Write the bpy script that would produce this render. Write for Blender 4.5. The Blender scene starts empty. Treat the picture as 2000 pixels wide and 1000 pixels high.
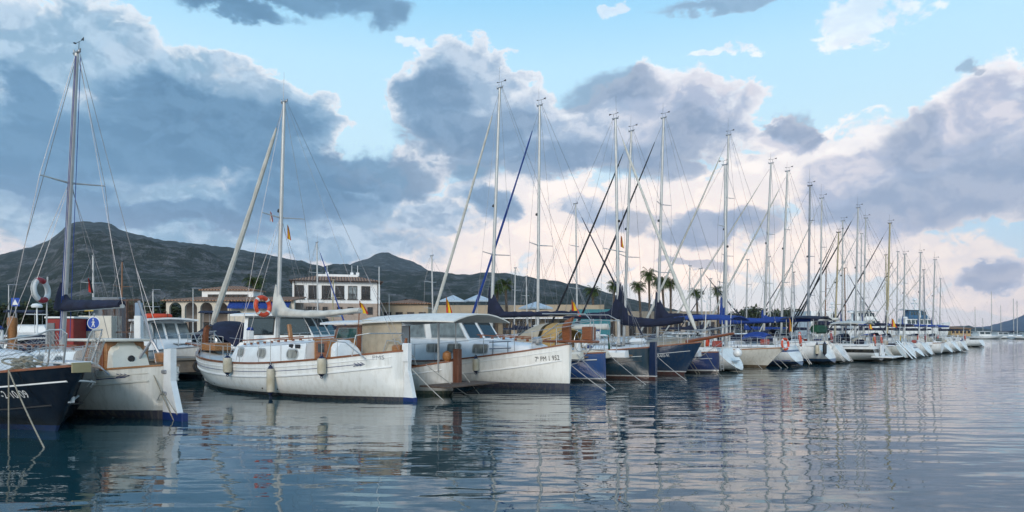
import bpy, bmesh, math, random
from mathutils import Vector, Matrix
R = math.radians
rng = random.Random(7)

# ------------------------------------------------------------------ camera
scene = bpy.context.scene
col = scene.collection
F = 1300.0            # focal length in photo pixels (photo 2000 wide)
HOR = 650.0           # horizon row of the photo
EYE = 2.0             # eye height above the water
cam_d = bpy.data.cameras.new("camera")
cam = bpy.data.objects.new("camera", cam_d)
col.objects.link(cam)
cam.location = (0, 0, EYE)
cam.rotation_euler = (R(90), 0, 0)
cam_d.sensor_width = 36
cam_d.lens = 36 * F / 2000
cam_d.shift_y = (HOR - 500) / 2000
cam_d.clip_start = 0.1
cam_d.clip_end = 30000
scene.camera = cam
scene.view_settings.view_transform = 'Standard'
scene.view_settings.look = 'None'
scene.view_settings.exposure = 0.10
scene.view_settings.gamma = 1.0
scene.cycles.use_denoising = True
scene.cycles.max_bounces = 6
scene.cycles.use_adaptive_sampling = True
scene.cycles.adaptive_threshold = 0.02
scene.cycles.adaptive_min_samples = 16
scene.cycles.volume_bounces = 0
scene.cycles.glossy_bounces = 5
scene.cycles.transparent_max_bounces = 12
scene.cycles.sample_clamp_indirect = 4.0
scene.render.film_transparent = False

def lin(c, a=True):
    o = []
    for v in c[:3]:
        v = v / 255.0
        o.append(v / 12.92 if v <= 0.04045 else ((v + 0.055) / 1.055) ** 2.4)
    return (o[0], o[1], o[2], 1.0)

# ------------------------------------------------------------------ world sky
world = bpy.data.worlds.new("World")
scene.world = world
world.use_nodes = True
WN = world.node_tree.nodes
WL = world.node_tree.links
WN.clear()

def wn(t, **k):
    n = WN.new(t)
    for a, b in k.items():
        setattr(n, a, b)
    return n

def wmath(op, a, b=None, c=None):
    n = wn('ShaderNodeMath', operation=op)
    for i, v in enumerate((a, b, c)):
        if v is None: continue
        if isinstance(v, (int, float)): n.inputs[i].default_value = v
        else: WL.new(v, n.inputs[i])
    return n.outputs[0]

def wvec(op, a, b=None):
    n = wn('ShaderNodeVectorMath', operation=op)
    for i, v in enumerate((a, b)):
        if v is None: continue
        if isinstance(v, tuple): n.inputs[i].default_value = v
        else: WL.new(v, n.inputs[i])
    return n.outputs['Value'] if op in ('LENGTH', 'DOT_PRODUCT') else n.outputs[0]

def wmix(f, a, b):
    n = wn('ShaderNodeMix', data_type='RGBA')
    for s, v in ((n.inputs[0], f), (n.inputs[6], a), (n.inputs[7], b)):
        if isinstance(v, (int, float)): s.default_value = v
        elif isinstance(v, tuple): s.default_value = v
        else: WL.new(v, s)
    return n.outputs[2]

def wramp(f, stops, interp='EASE'):
    n = wn('ShaderNodeValToRGB')
    n.color_ramp.interpolation = interp
    e = n.color_ramp.elements
    e[0].position, e[0].color = stops[0]
    e[1].position, e[1].color = stops[-1]
    for p, c in stops[1:-1]:
        x = e.new(p); x.color = c
    WL.new(f, n.inputs[0])
    return n.outputs[0]

def wstep(v, a, b):
    n = wn('ShaderNodeMapRange', interpolation_type='SMOOTHSTEP')
    WL.new(v, n.inputs[0])
    n.inputs[1].default_value = a; n.inputs[2].default_value = b
    n.inputs[3].default_value = 0; n.inputs[4].default_value = 1
    return n.outputs[0]

tc = wn('ShaderNodeTexCoord')
sep = wn('ShaderNodeSeparateXYZ'); WL.new(tc.outputs['Generated'], sep.inputs[0])
az = wmath('ARCTAN2', sep.outputs[0], sep.outputs[1])
hyp = wmath('SQRT', wmath('ADD', wmath('MULTIPLY', sep.outputs[0], sep.outputs[0]), wmath('MULTIPLY', sep.outputs[1], sep.outputs[1])))
elt = wmath('DIVIDE', sep.outputs[2], wmath('MAXIMUM', hyp, 0.05))
comb = wn('ShaderNodeCombineXYZ'); WL.new(az, comb.inputs[0]); WL.new(elt, comb.inputs[1])
P0 = comb.outputs[0]
def wnoise(scale, detail, rough=0.55, off=0.0, ys=1.4, lac=2.0):
    m = wvec('MULTIPLY', P0, (1.0, ys, 1.0))
    m = wvec('ADD', m, (off, off * 0.7, off * 1.3))
    n = wn('ShaderNodeTexNoise', noise_dimensions='2D')
    n.inputs['Scale'].default_value = scale; n.inputs['Detail'].default_value = detail
    n.inputs['Roughness'].default_value = rough
    n.inputs['Lacunarity'].default_value = lac
    WL.new(m, n.inputs['Vector'])
    return n
nA = wnoise(9.0, 9, 0.58, 3.1)
nC = wnoise(3.2, 5, 0.5, 1.7)
warp = wvec('SUBTRACT', nA.outputs['Color'], (0.5, 0.5, 0.5))
warp = wvec('MULTIPLY', warp, (0.13, 0.08, 0.0))
P1 = wvec('ADD', P0, warp)

def field(blobs):
    """smallest normalised distance to a set of soft ellipses given as sky bearings"""
    cur = None
    for (x, y, rx, ry) in blobs:
        a = math.atan((x - 1000) / F)
        e = (HOR - y) / F * math.cos(a)
        k = math.cos(a)
        d = wvec('SUBTRACT', P1, (a, e, 0.0))
        d = wvec('MULTIPLY', d, (F / (rx * k * k), F / (ry * k), 0.0))
        l = wvec('LENGTH', d)
        cur = l if cur is None else wmath('SMOOTH_MIN', cur, l, 0.22)
    return cur

def billow(dx, dy):
    """rounded cumulus relief: fractal cells plus fine noise, sampled at a shifted bearing"""
    m = wvec('MULTIPLY', P0, (1.0, 1.35, 1.0)); m = wvec('ADD', m, (dx + 2.3, dy + 1.1, 0.0))
    w1 = wn('ShaderNodeTexNoise', noise_dimensions='2D'); w1.inputs['Scale'].default_value = 14; w1.inputs['Detail'].default_value = 4; WL.new(m, w1.inputs['Vector'])
    m2 = wvec('ADD', m, wvec('MULTIPLY', wvec('SUBTRACT', w1.outputs['Color'], (.5, .5, .5)), (.09, .09, 0.0)))
    v = wn('ShaderNodeTexVoronoi', voronoi_dimensions='2D', feature='SMOOTH_F1'); v.inputs['Scale'].default_value = 11.0; v.inputs['Detail'].default_value = 3.0; v.inputs['Roughness'].default_value = .55; v.inputs['Smoothness'].default_value = .35
    v.normalize = True
    WL.new(m2, v.inputs['Vector'])
    n = wn('ShaderNodeTexNoise', noise_dimensions='2D'); n.inputs['Scale'].default_value = 26; n.inputs['Detail'].default_value = 7; n.inputs['Roughness'].default_value = .6; WL.new(m2, n.inputs['Vector'])
    return wmath('ADD', wmath('MULTIPLY', wmath('SUBTRACT', v.outputs['Distance'], .38), 1.25), wmath('MULTIPLY', wmath('SUBTRACT', n.outputs[0], .5), .75))
bl0 = billow(0, 0)
bl1 = billow(0.010, 0.022)
relief = wstep(wmath('SUBTRACT', bl1, bl0), -0.16, 0.22)       # 1 where the billow faces up and right

bright = field([
    (20, 20, 60, 50), (265, 82, 60, 26), (450, 178, 75, 50), (330, 348, 120, 16), (440, 190, 60, 40),
    (1690, 45, 80, 38), (1385, 102, 50, 10), (800, 80, 28, 8), (1190, 22, 20, 13),
    (1930, 205, 85, 62), (1860, 245, 70, 45), (1690, 290, 120, 50), (1560, 330, 90, 50),
    (1310, 190, 90, 50), (1130, 430, 130, 75), (1300, 400, 170, 50), (930, 480, 170, 60),
    (720, 460, 150, 50), (240, 400, 120, 30), (60, 440, 90, 60),
    (1430, 380, 110, 60), (1250, 490, 300, 60), (1560, 490, 180, 50), (850, 330, 60, 40),
    (1930, 560, 120, 34), (560, 500, 260, 40), (1310, 280, 80, 50), (1020, 370, 70, 50), (1750, 500, 160, 40)])
grey = field([
    (180, 110, 200, 95), (60, 120, 120, 90), (330, 160, 130, 80), (200, 300, 320, 120), (490, 190, 90, 55), (520, 260, 130, 90), (300, 420, 420, 70), (640, 400, 200, 70), (560, 470, 300, 40),
    (900, 200, 110, 100), (1010, 260, 120, 70), (1300, 240, 170, 85), (1120, 295, 120, 46), (1860, 330, 220, 110), (1960, 240, 110, 90), (1740, 400, 140, 60), (1640, 350, 80, 50),
    (1150, 420, 60, 26), (1400, 440, 110, 32), (955, 400, 60, 40), (850, 430, 60, 30), (1900, 535, 65, 20), (1550, 260, 50, 40)])
dark = field([
    (60, 175, 62, 55), (330, 190, 85, 60), (240, 290, 270, 62), (400, 250, 190, 85), (520, 255, 95, 60),
    (660, 335, 230, 36), (60, 310, 160, 50), (330, 420, 260, 26), (610, 390, 150, 40), (100, 370, 150, 22), (790, 350, 80, 36),
    (860, 190, 70, 50), (900, 265, 105, 50), (990, 245, 60, 40), (960, 400, 45, 32), (1090, 310, 130, 34),
    (1190, 180, 95, 34), (1360, 255, 80, 55), (1250, 310, 150, 34), (960, 330, 70, 36),
    (450, 8, 110, 18), (720, 18, 80, 30), (620, 0, 160, 16), (1480, -6, 180, 14),
    (1565, 245, 40, 38), (1520, 252, 26, 16), (1888, 124, 22, 22), (1905, 150, 14, 10),
    (1770, 290, 80, 60), (1860, 385, 180, 60), (1950, 340, 130, 70), (1720, 400, 100, 40),
    (1240, 430, 55, 26), (1390, 445, 100, 30), (1500, 440, 55, 34), (1350, 515, 70, 10), (1900, 535, 45, 14)])
nE = wmath('MULTIPLY', wmath('SUBTRACT', nA.outputs[0], 0.5), 0.5)
turb = wmath('ADD', bl0, nE)
bv = wmath('ADD', bright, wmath('MULTIPLY', turb, 1.7))
gv = wmath('ADD', grey, wmath('MULTIPLY', turb, 0.85))
dv = wmath('ADD', dark, wmath('MULTIPLY', turb, 0.75))
mb_ = wstep(bv, 1.20, 0.80)
mg_ = wstep(gv, 1.16, 1.02)
md_ = wstep(dv, 1.30, 0.72)
# clear sky
ab = wmath('ABSOLUTE', elt)
grad = wramp(ab, [(0.0, lin((222, 214, 220))), (0.06, lin((212, 220, 230))), (0.14, lin((190, 222, 242))),
                  (0.28, lin((206, 240, 254))), (0.40, lin((190, 233, 254))), (0.55, lin((132, 205, 246))), (1.0, lin((95, 150, 205)))], 'LINEAR')
sky = wn('ShaderNodeTexSky', sky_type='NISHITA')
sky.sun_disc = False
SUN_EL, SUN_AZ = R(27), R(190)      # low, behind the camera to the left
sky.sun_elevation = SUN_EL
sky.sun_rotation = SUN_AZ
skyb = wvec('MULTIPLY', sky.outputs[0], (0.08, 0.08, 0.08))
clear = wmix(0.10, grad, skyb)
azs = wstep(az, -0.45, 0.5)
glow = wmath('MULTIPLY', wstep(wmath('ABSOLUTE', wmath('SUBTRACT', az, 0.22)), 0.50, 0.05), wstep(ab, 0.34, 0.10))   # peach light low in the centre right
warm = wramp(ab, [(0.0, lin((236, 222, 220))), (0.12, lin((250, 236, 228))), (0.24, (1.05, 1.0, .96, 1)), (0.4, (.98, .97, .97, 1)), (1.0, lin((220, 225, 240)))], 'LINEAR')
warm = wmix(wmath('MULTIPLY', glow, 0.85), warm, (1.28, 1.03, 0.84, 1))
bcol = wmix(wmath('MULTIPLY', wmath('SUBTRACT', 1.0, relief), 0.42), warm, wmix(0.35, lin((182, 186, 208)), warm))
wisp = wmath('SUBTRACT', 0.95, wmath('MULTIPLY', wstep(ab, .32, .44), wmath('ADD', 0.15, wmath('MULTIPLY', nA.outputs[0], 0.45))))
c1 = wmix(wmath('MULTIPLY', mb_, wisp), clear, bcol)
c1 = wmix(wmath('MULTIPLY', glow, 0.30), c1, (1.18, 1.0, 0.86, 1))
# grey bodies of the clouds, then their dark undersides: blue-grey to the left, mauve-grey to the right
glit = wmix(azs, lin((176, 200, 220)), lin((216, 212, 220)))
gdrk = wmix(azs, lin((134, 168, 194)), lin((172, 180, 202)))
gcol = wmix(relief, gdrk, glit)
gcol = wmix(wmath('MULTIPLY', wstep(gv, .72, 1.10), 0.85), gcol, wmix(0.75, glit, warm))
c2 = wmix(wmath('MULTIPLY', mg_, 0.93), c1, gcol)
core = wmix(azs, lin((78, 120, 154)), lin((120, 140, 168)))
edge = wmix(azs, lin((106, 150, 184)), lin((152, 168, 192)))
dcol = wmix(wmath('MULTIPLY', relief, 0.45), core, edge)
dcol = wmix(wstep(dv, .55, 1.15), dcol, edge)
dcol = wmix(wstep(nC.outputs[0], .35, .7), dcol, wmix(0.35, dcol, edge))
low = wstep(ab, 0.22, 0.06)
dcol = wmix(wmath('MULTIPLY', low, 0.5), dcol, lin((176, 176, 194)))
final = wmix(wmath('MULTIPLY', md_, wmath('SUBTRACT', 0.94, wmath('MULTIPLY', azs, 0.30))), c2, dcol)
bg = wn('ShaderNodeBackground'); bg.inputs[1].default_value = 1.12
WL.new(final, bg.inputs[0])
wo = wn('ShaderNodeOutputWorld'); WL.new(bg.outputs[0], wo.inputs[0])

# ------------------------------------------------------------------ sun
sd = bpy.data.lights.new("sun", 'SUN'); so = bpy.data.objects.new("sun", sd); col.objects.link(so)
sd.energy = 2.0; sd.angle = R(24); sd.color = (1.0, 0.91, 0.81)
sdir = Vector((math.sin(SUN_AZ) * math.cos(SUN_EL), math.cos(SUN_AZ) * math.cos(SUN_EL), math.sin(SUN_EL)))
so.rotation_euler = (-sdir).to_track_quat('-Z', 'Y').to_euler()

# ------------------------------------------------------------------ helpers
def W(px, py, Y):
    return Vector(((px - 1000) / F * Y, Y, EYE - (py - HOR) / F * Y))
def G(px, py):
    """point of the water surface seen at a photo pixel"""
    Y = EYE * F / (py - HOR)
    return Vector(((px - 1000) / F * Y, Y, 0))

MATS = {}
def mat(name, rgb, rough=0.5, metal=0.0, var=0.12, vscale=3.0, bump=0.0, bscale=20.0, coat=0.0, stretch=(1, 1, 1), dark=None, spec=0.5, trans=0.0, alpha=1.0):
    """principled material with procedural tone variation; rgb is linear albedo"""
    if name in MATS: return MATS[name]
    m = bpy.data.materials.new(name); m.use_nodes = True
    nt = m.node_tree; N = nt.nodes; L = nt.links
    b = N['Principled BSDF']
    b.inputs['Roughness'].default_value = rough
    b.inputs['Metallic'].default_value = metal
    b.inputs['Coat Weight'].default_value = coat
    b.inputs['Specular IOR Level'].default_value = spec
    b.inputs['Transmission Weight'].default_value = trans
    b.inputs['Alpha'].default_value = alpha
    t = N.new('ShaderNodeTexCoord')
    mp = N.new('ShaderNodeMapping'); mp.inputs['Scale'].default_value = stretch
    L.new(t.outputs['Object'], mp.inputs[0])
    n = N.new('ShaderNodeTexNoise'); n.inputs['Scale'].default_value = vscale; n.inputs['Detail'].default_value = 6
    n.inputs['Roughness'].default_value = 0.6
    L.new(mp.outputs[0], n.inputs[0])
    mr = N.new('ShaderNodeMapRange'); mr.inputs[1].default_value = 0.35; mr.inputs[2].default_value = 0.7
    L.new(n.outputs[0], mr.inputs[0])
    mx = N.new('ShaderNodeMix'); mx.data_type = 'RGBA'
    c2 = dark if dark else tuple(v * (1 - var * 2) for v in rgb[:3])
    mx.inputs[6].default_value = (*rgb[:3], 1); mx.inputs[7].default_value = (*c2[:3], 1)
    L.new(mr.outputs[0], mx.inputs[0])
    L.new(mx.outputs[2], b.inputs['Base Color'])
    if bump:
        n2 = N.new('ShaderNodeTexNoise'); n2.inputs['Scale'].default_value = bscale; n2.inputs['Detail'].default_value = 5
        L.new(mp.outputs[0], n2.inputs[0])
        bp = N.new('ShaderNodeBump'); bp.inputs['Strength'].default_value = bump; bp.inputs['Distance'].default_value = 0.02
        L.new(n2.outputs[0], bp.inputs['Height']); L.new(bp.outputs[0], b.inputs['Normal'])
    MATS[name] = m
    return m

def hull_mat(name, top, boot, stripe=None, stripe_z=(0.14, 0.20), grime=0.35, boot_z=0.13, band=None, rough=0.25):
    """painted hull: antifouling / boot-top bands at fixed heights over the water, grime runs"""
    if name in MATS: return MATS[name]
    m = bpy.data.materials.new(name); m.use_nodes = True
    nt = m.node_tree; N = nt.nodes; L = nt.links
    b = N['Principled BSDF']; b.inputs['Roughness'].default_value = rough; b.inputs['Coat Weight'].default_value = 0.3
    t = N.new('ShaderNodeTexCoord'); sp = N.new('ShaderNodeSeparateXYZ'); L.new(t.outputs['Object'], sp.inputs[0])
    mr = N.new('ShaderNodeMapRange'); mr.inputs[1].default_value = -1; mr.inputs[2].default_value = 3
    L.new(sp.outputs[2], mr.inputs[0])
    cr = N.new('ShaderNodeValToRGB'); cr.color_ramp.interpolation = 'CONSTANT'
    P = lambda z: (z + 1) / 4
    st = [(0.0, boot), (P(boot_z), top)]
    if stripe: st = [(0.0, boot), (P(stripe_z[0]), stripe), (P(stripe_z[1]), top)]
    if band: st += [(P(band[0]), band[2]), (P(band[1]), top)]
    e = cr.color_ramp.elements
    e[0].position = 0; e[0].color = (*st[0][1][:3], 1)
    e[1].position = st[1][0]; e[1].color = (*st[1][1][:3], 1)
    for p, c in st[2:]:
        x = e.new(p); x.color = (*c[:3], 1)
    L.new(mr.outputs[0], cr.inputs[0])
    mp = N.new('ShaderNodeMapping'); mp.inputs['Scale'].default_value = (4.0, 4.0, 0.35); L.new(t.outputs['Object'], mp.inputs[0])
    n = N.new('ShaderNodeTexNoise'); n.inputs['Scale'].default_value = 2.2; n.inputs['Detail'].default_value = 7; n.inputs['Roughness'].default_value = 0.65
    L.new(mp.outputs[0], n.inputs[0])
    g = N.new('ShaderNodeMapRange'); g.inputs[1].default_value = 0.45; g.inputs[2].default_value = 0.72
    L.new(n.outputs[0], g.inputs[0])
    # the scum line just above the water
    w = N.new('ShaderNodeMapRange'); w.inputs[1].default_value = 0.50; w.inputs[2].default_value = 0.12; L.new(sp.outputs[2], w.inputs[0])
    ad = N.new('ShaderNodeMath'); ad.operation = 'MULTIPLY_ADD'; L.new(w.outputs[0], ad.inputs[0]); ad.inputs[1].default_value = 0.6; L.new(g.outputs[0], ad.inputs[2])
    mu = N.new('ShaderNodeMath'); mu.operation = 'MULTIPLY'; mu.use_clamp = True; L.new(ad.outputs[0], mu.inputs[0]); mu.inputs[1].default_value = grime
    mx = N.new('ShaderNodeMix'); mx.data_type = 'RGBA'; L.new(mu.outputs[0], mx.inputs[0]); L.new(cr.outputs[0], mx.inputs[6])
    k = sum(top[:3]) / 3
    mx.inputs[7].default_value = ((0.27, 0.23, 0.15, 1) if k > 0.3 else (0.06, 0.06, 0.055, 1))
    L.new(mx.outputs[2], b.inputs['Base Color'])
    MATS[name] = m
    return m

WHITE = mat('white_gelcoat', (0.78, 0.78, 0.76), 0.3, var=0.07, coat=0.2)
CREAM = mat('cream_gelcoat', (0.66, 0.62, 0.53), 0.35, var=0.07)
DECK = mat('deck_gelcoat', (0.55, 0.56, 0.54), 0.6, var=0.12)
TEAK = mat('teak_deck', (0.30, 0.19, 0.11), 0.7, var=0.2, stretch=(1, 8, 1))
VARN = mat('varnished_wood', (0.26, 0.085, 0.03), 0.3, var=0.25, vscale=5, coat=0.4, stretch=(1, 6, 6))
OAK = mat('light_varnished_wood', (0.38, 0.17, 0.06), 0.4, var=0.25, vscale=6, stretch=(1, 6, 6))
ALU = mat('mast_aluminium', (0.52, 0.51, 0.49), 0.42, metal=0.45, var=0.1)
ALU_D = mat('dark_mast_aluminium', (0.30, 0.31, 0.33), 0.42, metal=0.45, var=0.1)
WOODMAST = mat('yellow_wood_spar', (0.46, 0.38, 0.22), 0.45, var=0.15, stretch=(1, 1, .2))
BROWNMAST = mat('brown_wood_spar', (0.24, 0.12, 0.06), 0.45, var=0.15, stretch=(1, 1, .2))
STEEL = mat('stainless_steel', (0.50, 0.50, 0.49), 0.38, metal=0.55, var=0.1)
WIRE = mat('rigging_wire', (0.20, 0.20, 0.21), 0.4, metal=0.5, var=0.05)
ROPE = mat('mooring_rope', (0.36, 0.32, 0.24), 0.9, var=0.25, vscale=30)
ROPE_W = mat('pale_rope', (0.5, 0.49, 0.45), 0.9, var=0.25, vscale=30)
NAVY = mat('navy_canvas', (0.010, 0.014, 0.040), 0.85, var=0.25, bump=0.5, bscale=5)
BLUE = mat('blue_canvas', (0.013, 0.050, 0.25), 0.85, var=0.2, bump=0.5, bscale=5)
BLACKC = mat('black_canvas', (0.012, 0.013, 0.018), 0.85, var=0.2, bump=0.5, bscale=5)
SAILW = mat('white_sailcloth', (0.60, 0.58, 0.52), 0.85, var=0.14, bump=0.6, bscale=5)
TAN = mat('tan_canvas', (0.45, 0.38, 0.28), 0.9, var=0.12, bump=0.4, bscale=4)
OCHRE = mat('ochre_canvas', (0.42, 0.26, 0.09), 0.9, var=0.12, bump=0.4, bscale=4)
BLACK = mat('black_rubber', (0.02, 0.02, 0.022), 0.6, var=0.1)
GLASS = mat('dark_window_glass', (0.025, 0.035, 0.04), 0.06, var=0.2, spec=0.9)
TEALG = mat('green_window_glass', (0.02, 0.11, 0.10), 0.05, var=0.4, vscale=2, spec=0.9)
PALEG = mat('pale_window_glass', (0.20, 0.24, 0.25), 0.08, var=0.4, vscale=2, spec=0.9)
CURT = mat('curtain_window_glass', (0.30, 0.29, 0.25), 0.2, var=0.35, vscale=12, stretch=(1, 1, .05), spec=0.7)
ORANGE = mat('lifebuoy_orange', (0.60, 0.06, 0.015), 0.5, var=0.12)
RED = mat('lifebuoy_red', (0.33, 0.02, 0.03), 0.5, var=0.12)
BUOYW = mat('lifebuoy_white', (0.62, 0.62, 0.60), 0.5, var=0.08)
FENW = mat('fender_white', (0.55, 0.50, 0.40), 0.5, var=0.15, dark=(0.38, 0.33, 0.22))
FENB = mat('fender_blue', (0.01, 0.015, 0.05), 0.5)
FLAGR = mat('flag_red', (0.55, 0.03, 0.02), 0.8, var=0.1)
FLAGY = mat('flag_yellow', (0.75, 0.50, 0.03), 0.8, var=0.1)
GREENC = mat('green_cloth', (0.01, 0.07, 0.04), 0.85, var=0.1)

class MB:
    def __init__(s): s.v = []; s.f = []; s.m = []
    def add(s, vs, fs, mi=0):
        o = len(s.v); s.v += [tuple(p) for p in vs]
        for f in fs: s.f.append(tuple(i + o for i in f)); s.m.append(mi)
    def grid(s, rows, mi=0, closed=False):
        n = len(rows[0]); vs = [p for r in rows for p in r]; fs = []
        for i in range(len(rows) - 1):
            for j in range(n if closed else n - 1):
                k = (j + 1) % n
                fs.append((i * n + j, i * n + k, (i + 1) * n + k, (i + 1) * n + j))
        s.add(vs, fs, mi)
    def loft(s, rings, mi=0, cap=True):
        n = len(rings[0]); s.grid(rings, mi, closed=True)
        if cap:
            s.add(rings[0], [tuple(range(n))[::-1]], mi); s.add(rings[-1], [tuple(range(n))], mi)
    def box(s, c, size, rot=None, mi=0, bev=0.0):
        x, y, z = (v / 2 for v in size)
        if bev > 0:
            b = min(bev, x * .9, y * .9, z * .9)
            rings = []
            for zz, k in ((-z, b), (-z + b, 0), (z - b, 0), (z, b)):
                X, Y = x - k, y - k
                c2 = b if k == 0 else b * .6
                rings.append([(X - c2, -Y, zz), (X, -Y + c2, zz), (X, Y - c2, zz), (X - c2, Y, zz), (-X + c2, Y, zz), (-X, Y - c2, zz), (-X, -Y + c2, zz), (-X + c2, -Y, zz)])
            vs = [p for r in rings for p in r]
            if rot: vs = [rot @ Vector(p) for p in vs]
            vs = [Vector(p) + Vector(c) for p in vs]
            rr = [vs[i * 8:(i + 1) * 8] for i in range(4)]
            s.loft(rr, mi); return
        vs = [(-x, -y, -z), (x, -y, -z), (x, y, -z), (-x, y, -z), (-x, -y, z), (x, -y, z), (x, y, z), (-x, y, z)]
        if rot: vs = [rot @ Vector(p) for p in vs]
        vs = [Vector(p) + Vector(c) for p in vs]
        s.add(vs, [(0, 3, 2, 1), (4, 5, 6, 7), (0, 1, 5, 4), (1, 2, 6, 5), (2, 3, 7, 6), (3, 0, 4, 7)], mi)
    def tube(s, path, rad, n=6, mi=0, cap=True, flat=1.0):
        path = [Vector(p) for p in path]
        if not isinstance(rad, (list, tuple)): rad = [rad] * len(path)
        rings = []; up = None
        for i, p in enumerate(path):
            a = path[max(i - 1, 0)]; b = path[min(i + 1, len(path) - 1)]
            d = (b - a)
            if d.length < 1e-9: d = Vector((0, 0, 1))
            d.normalize()
            if up is None:
                up = Vector((0, 0, 1)) if abs(d.z) < 0.9 else Vector((1, 0, 0))
            sd_ = d.cross(up)
            if sd_.length < 1e-6: up = Vector((0, 1, 0)); sd_ = d.cross(up)
            sd_.normalize(); u2 = sd_.cross(d).normalized(); up = u2
            rings.append([p + (sd_ * math.cos(2 * math.pi * k / n) * flat + u2 * math.sin(2 * math.pi * k / n)) * rad[i] for k in range(n)])
        s.loft(rings, mi, cap)
    def ring(s, c, r, rr, axis, n=24, m=8, mi=0, a0=0.0, a1=2 * math.pi):
        ax = Vector(axis).normalized()
        u = ax.cross(Vector((0, 0, 1))) if abs(ax.z) < .95 else ax.orthogonal()
        u.normalize(); w = u.cross(ax)
        full = abs(a1 - a0 - 2 * math.pi) < 1e-6
        rows = []
        for i in range(n + 1):
            a = a0 + (a1 - a0) * i / n
            d = u * math.cos(a) + w * math.sin(a)
            rows.append([Vector(c) + d * (r + rr * math.cos(2 * math.pi * j / m)) + ax * rr * math.sin(2 * math.pi * j / m) for j in range(m)])
        s.grid(rows, mi, closed=True)
        if not full:
            s.add(rows[0], [tuple(range(m))[::-1]], mi); s.add(rows[-1], [tuple(range(m))], mi)
    def lathe(s, c, prof, n=12, mi=0, axis=None):
        rows = []
        M = Vector(axis).to_track_quat('Z', 'Y') if axis else None
        for (r, z) in prof:
            row = []
            for k in range(n):
                p = Vector((r * math.cos(2 * math.pi * k / n), r * math.sin(2 * math.pi * k / n), z))
                if M: p = M @ p
                row.append(Vector(c) + p)
            rows.append(row)
        s.loft(rows, mi)
    def plate(s, pts, off, mi=0):
        """flat or slightly bent outline with thickness: pts plus pts moved by off"""
        off = Vector(off); n = len(pts)
        a = [Vector(p) for p in pts]; b = [p + off for p in a]
        s.add(a + b, [tuple(range(n)), tuple(range(n, 2 * n))[::-1]] + [(i, i + n, (i + 1) % n + n, (i + 1) % n) for i in range(n)], mi)
    def build(s, name, mats, parent=None, smooth=True, angle=38):
        me = bpy.data.meshes.new(name); me.from_pydata(s.v, [], s.f)
        if not isinstance(mats, (list, tuple)): mats = [mats]
        for m in mats: me.materials.append(m)
        if len(mats) > 1: me.polygons.foreach_set('material_index', s.m)
        bm = bmesh.new(); bm.from_mesh(me); bmesh.ops.remove_doubles(bm, verts=bm.verts, dist=1e-5)
        bmesh.ops.recalc_face_normals(bm, faces=bm.faces); bm.to_mesh(me); bm.free()
        if smooth:
            me.polygons.foreach_set('use_smooth', [True] * len(me.polygons)); me.set_sharp_from_angle(angle=R(angle))
        me.update()
        o = bpy.data.objects.new(name, me); col.objects.link(o)
        if parent: o.parent = parent
        return o

def tag(o, label, cat, group=None, kind=None):
    if label: o['label'] = label
    if cat: o['category'] = cat
    if group: o['group'] = group
    if kind: o['kind'] = kind
    return o
def thing(name, label, cat, loc=(0, 0, 0), rz=0.0, group=None):
    o = bpy.data.objects.new(name, None); col.objects.link(o)
    o.location = loc; o.rotation_euler = (0, 0, rz); o.empty_display_size = 0.2
    return tag(o, label, cat, group)
def struct(o): o['kind'] = 'structure'; return o

def interp(tab):
    """smooth (Catmull-Rom) interpolation of a table"""
    xs = [a for a, b in tab]; ys = [b for a, b in tab]
    def f(t):
        if t <= xs[0]: return ys[0]
        if t >= xs[-1]: return ys[-1]
        i = max(k for k in range(len(xs) - 1) if xs[k] <= t)
        h = xs[i + 1] - xs[i]; u = (t - xs[i]) / h
        m0 = (ys[i + 1] - ys[i - 1]) / (xs[i + 1] - xs[i - 1]) * h if i > 0 else ys[i + 1] - ys[i]
        m1 = (ys[i + 2] - ys[i]) / (xs[i + 2] - xs[i]) * h if i + 2 < len(xs) else ys[i + 1] - ys[i]
        return (2*u**3 - 3*u*u + 1)*ys[i] + (u**3 - 2*u*u + u)*m0 + (-2*u**3 + 3*u*u)*ys[i+1] + (u**3 - u*u)*m1
    return f
def lerp(a, b, t): return a + (b - a) * t

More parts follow.
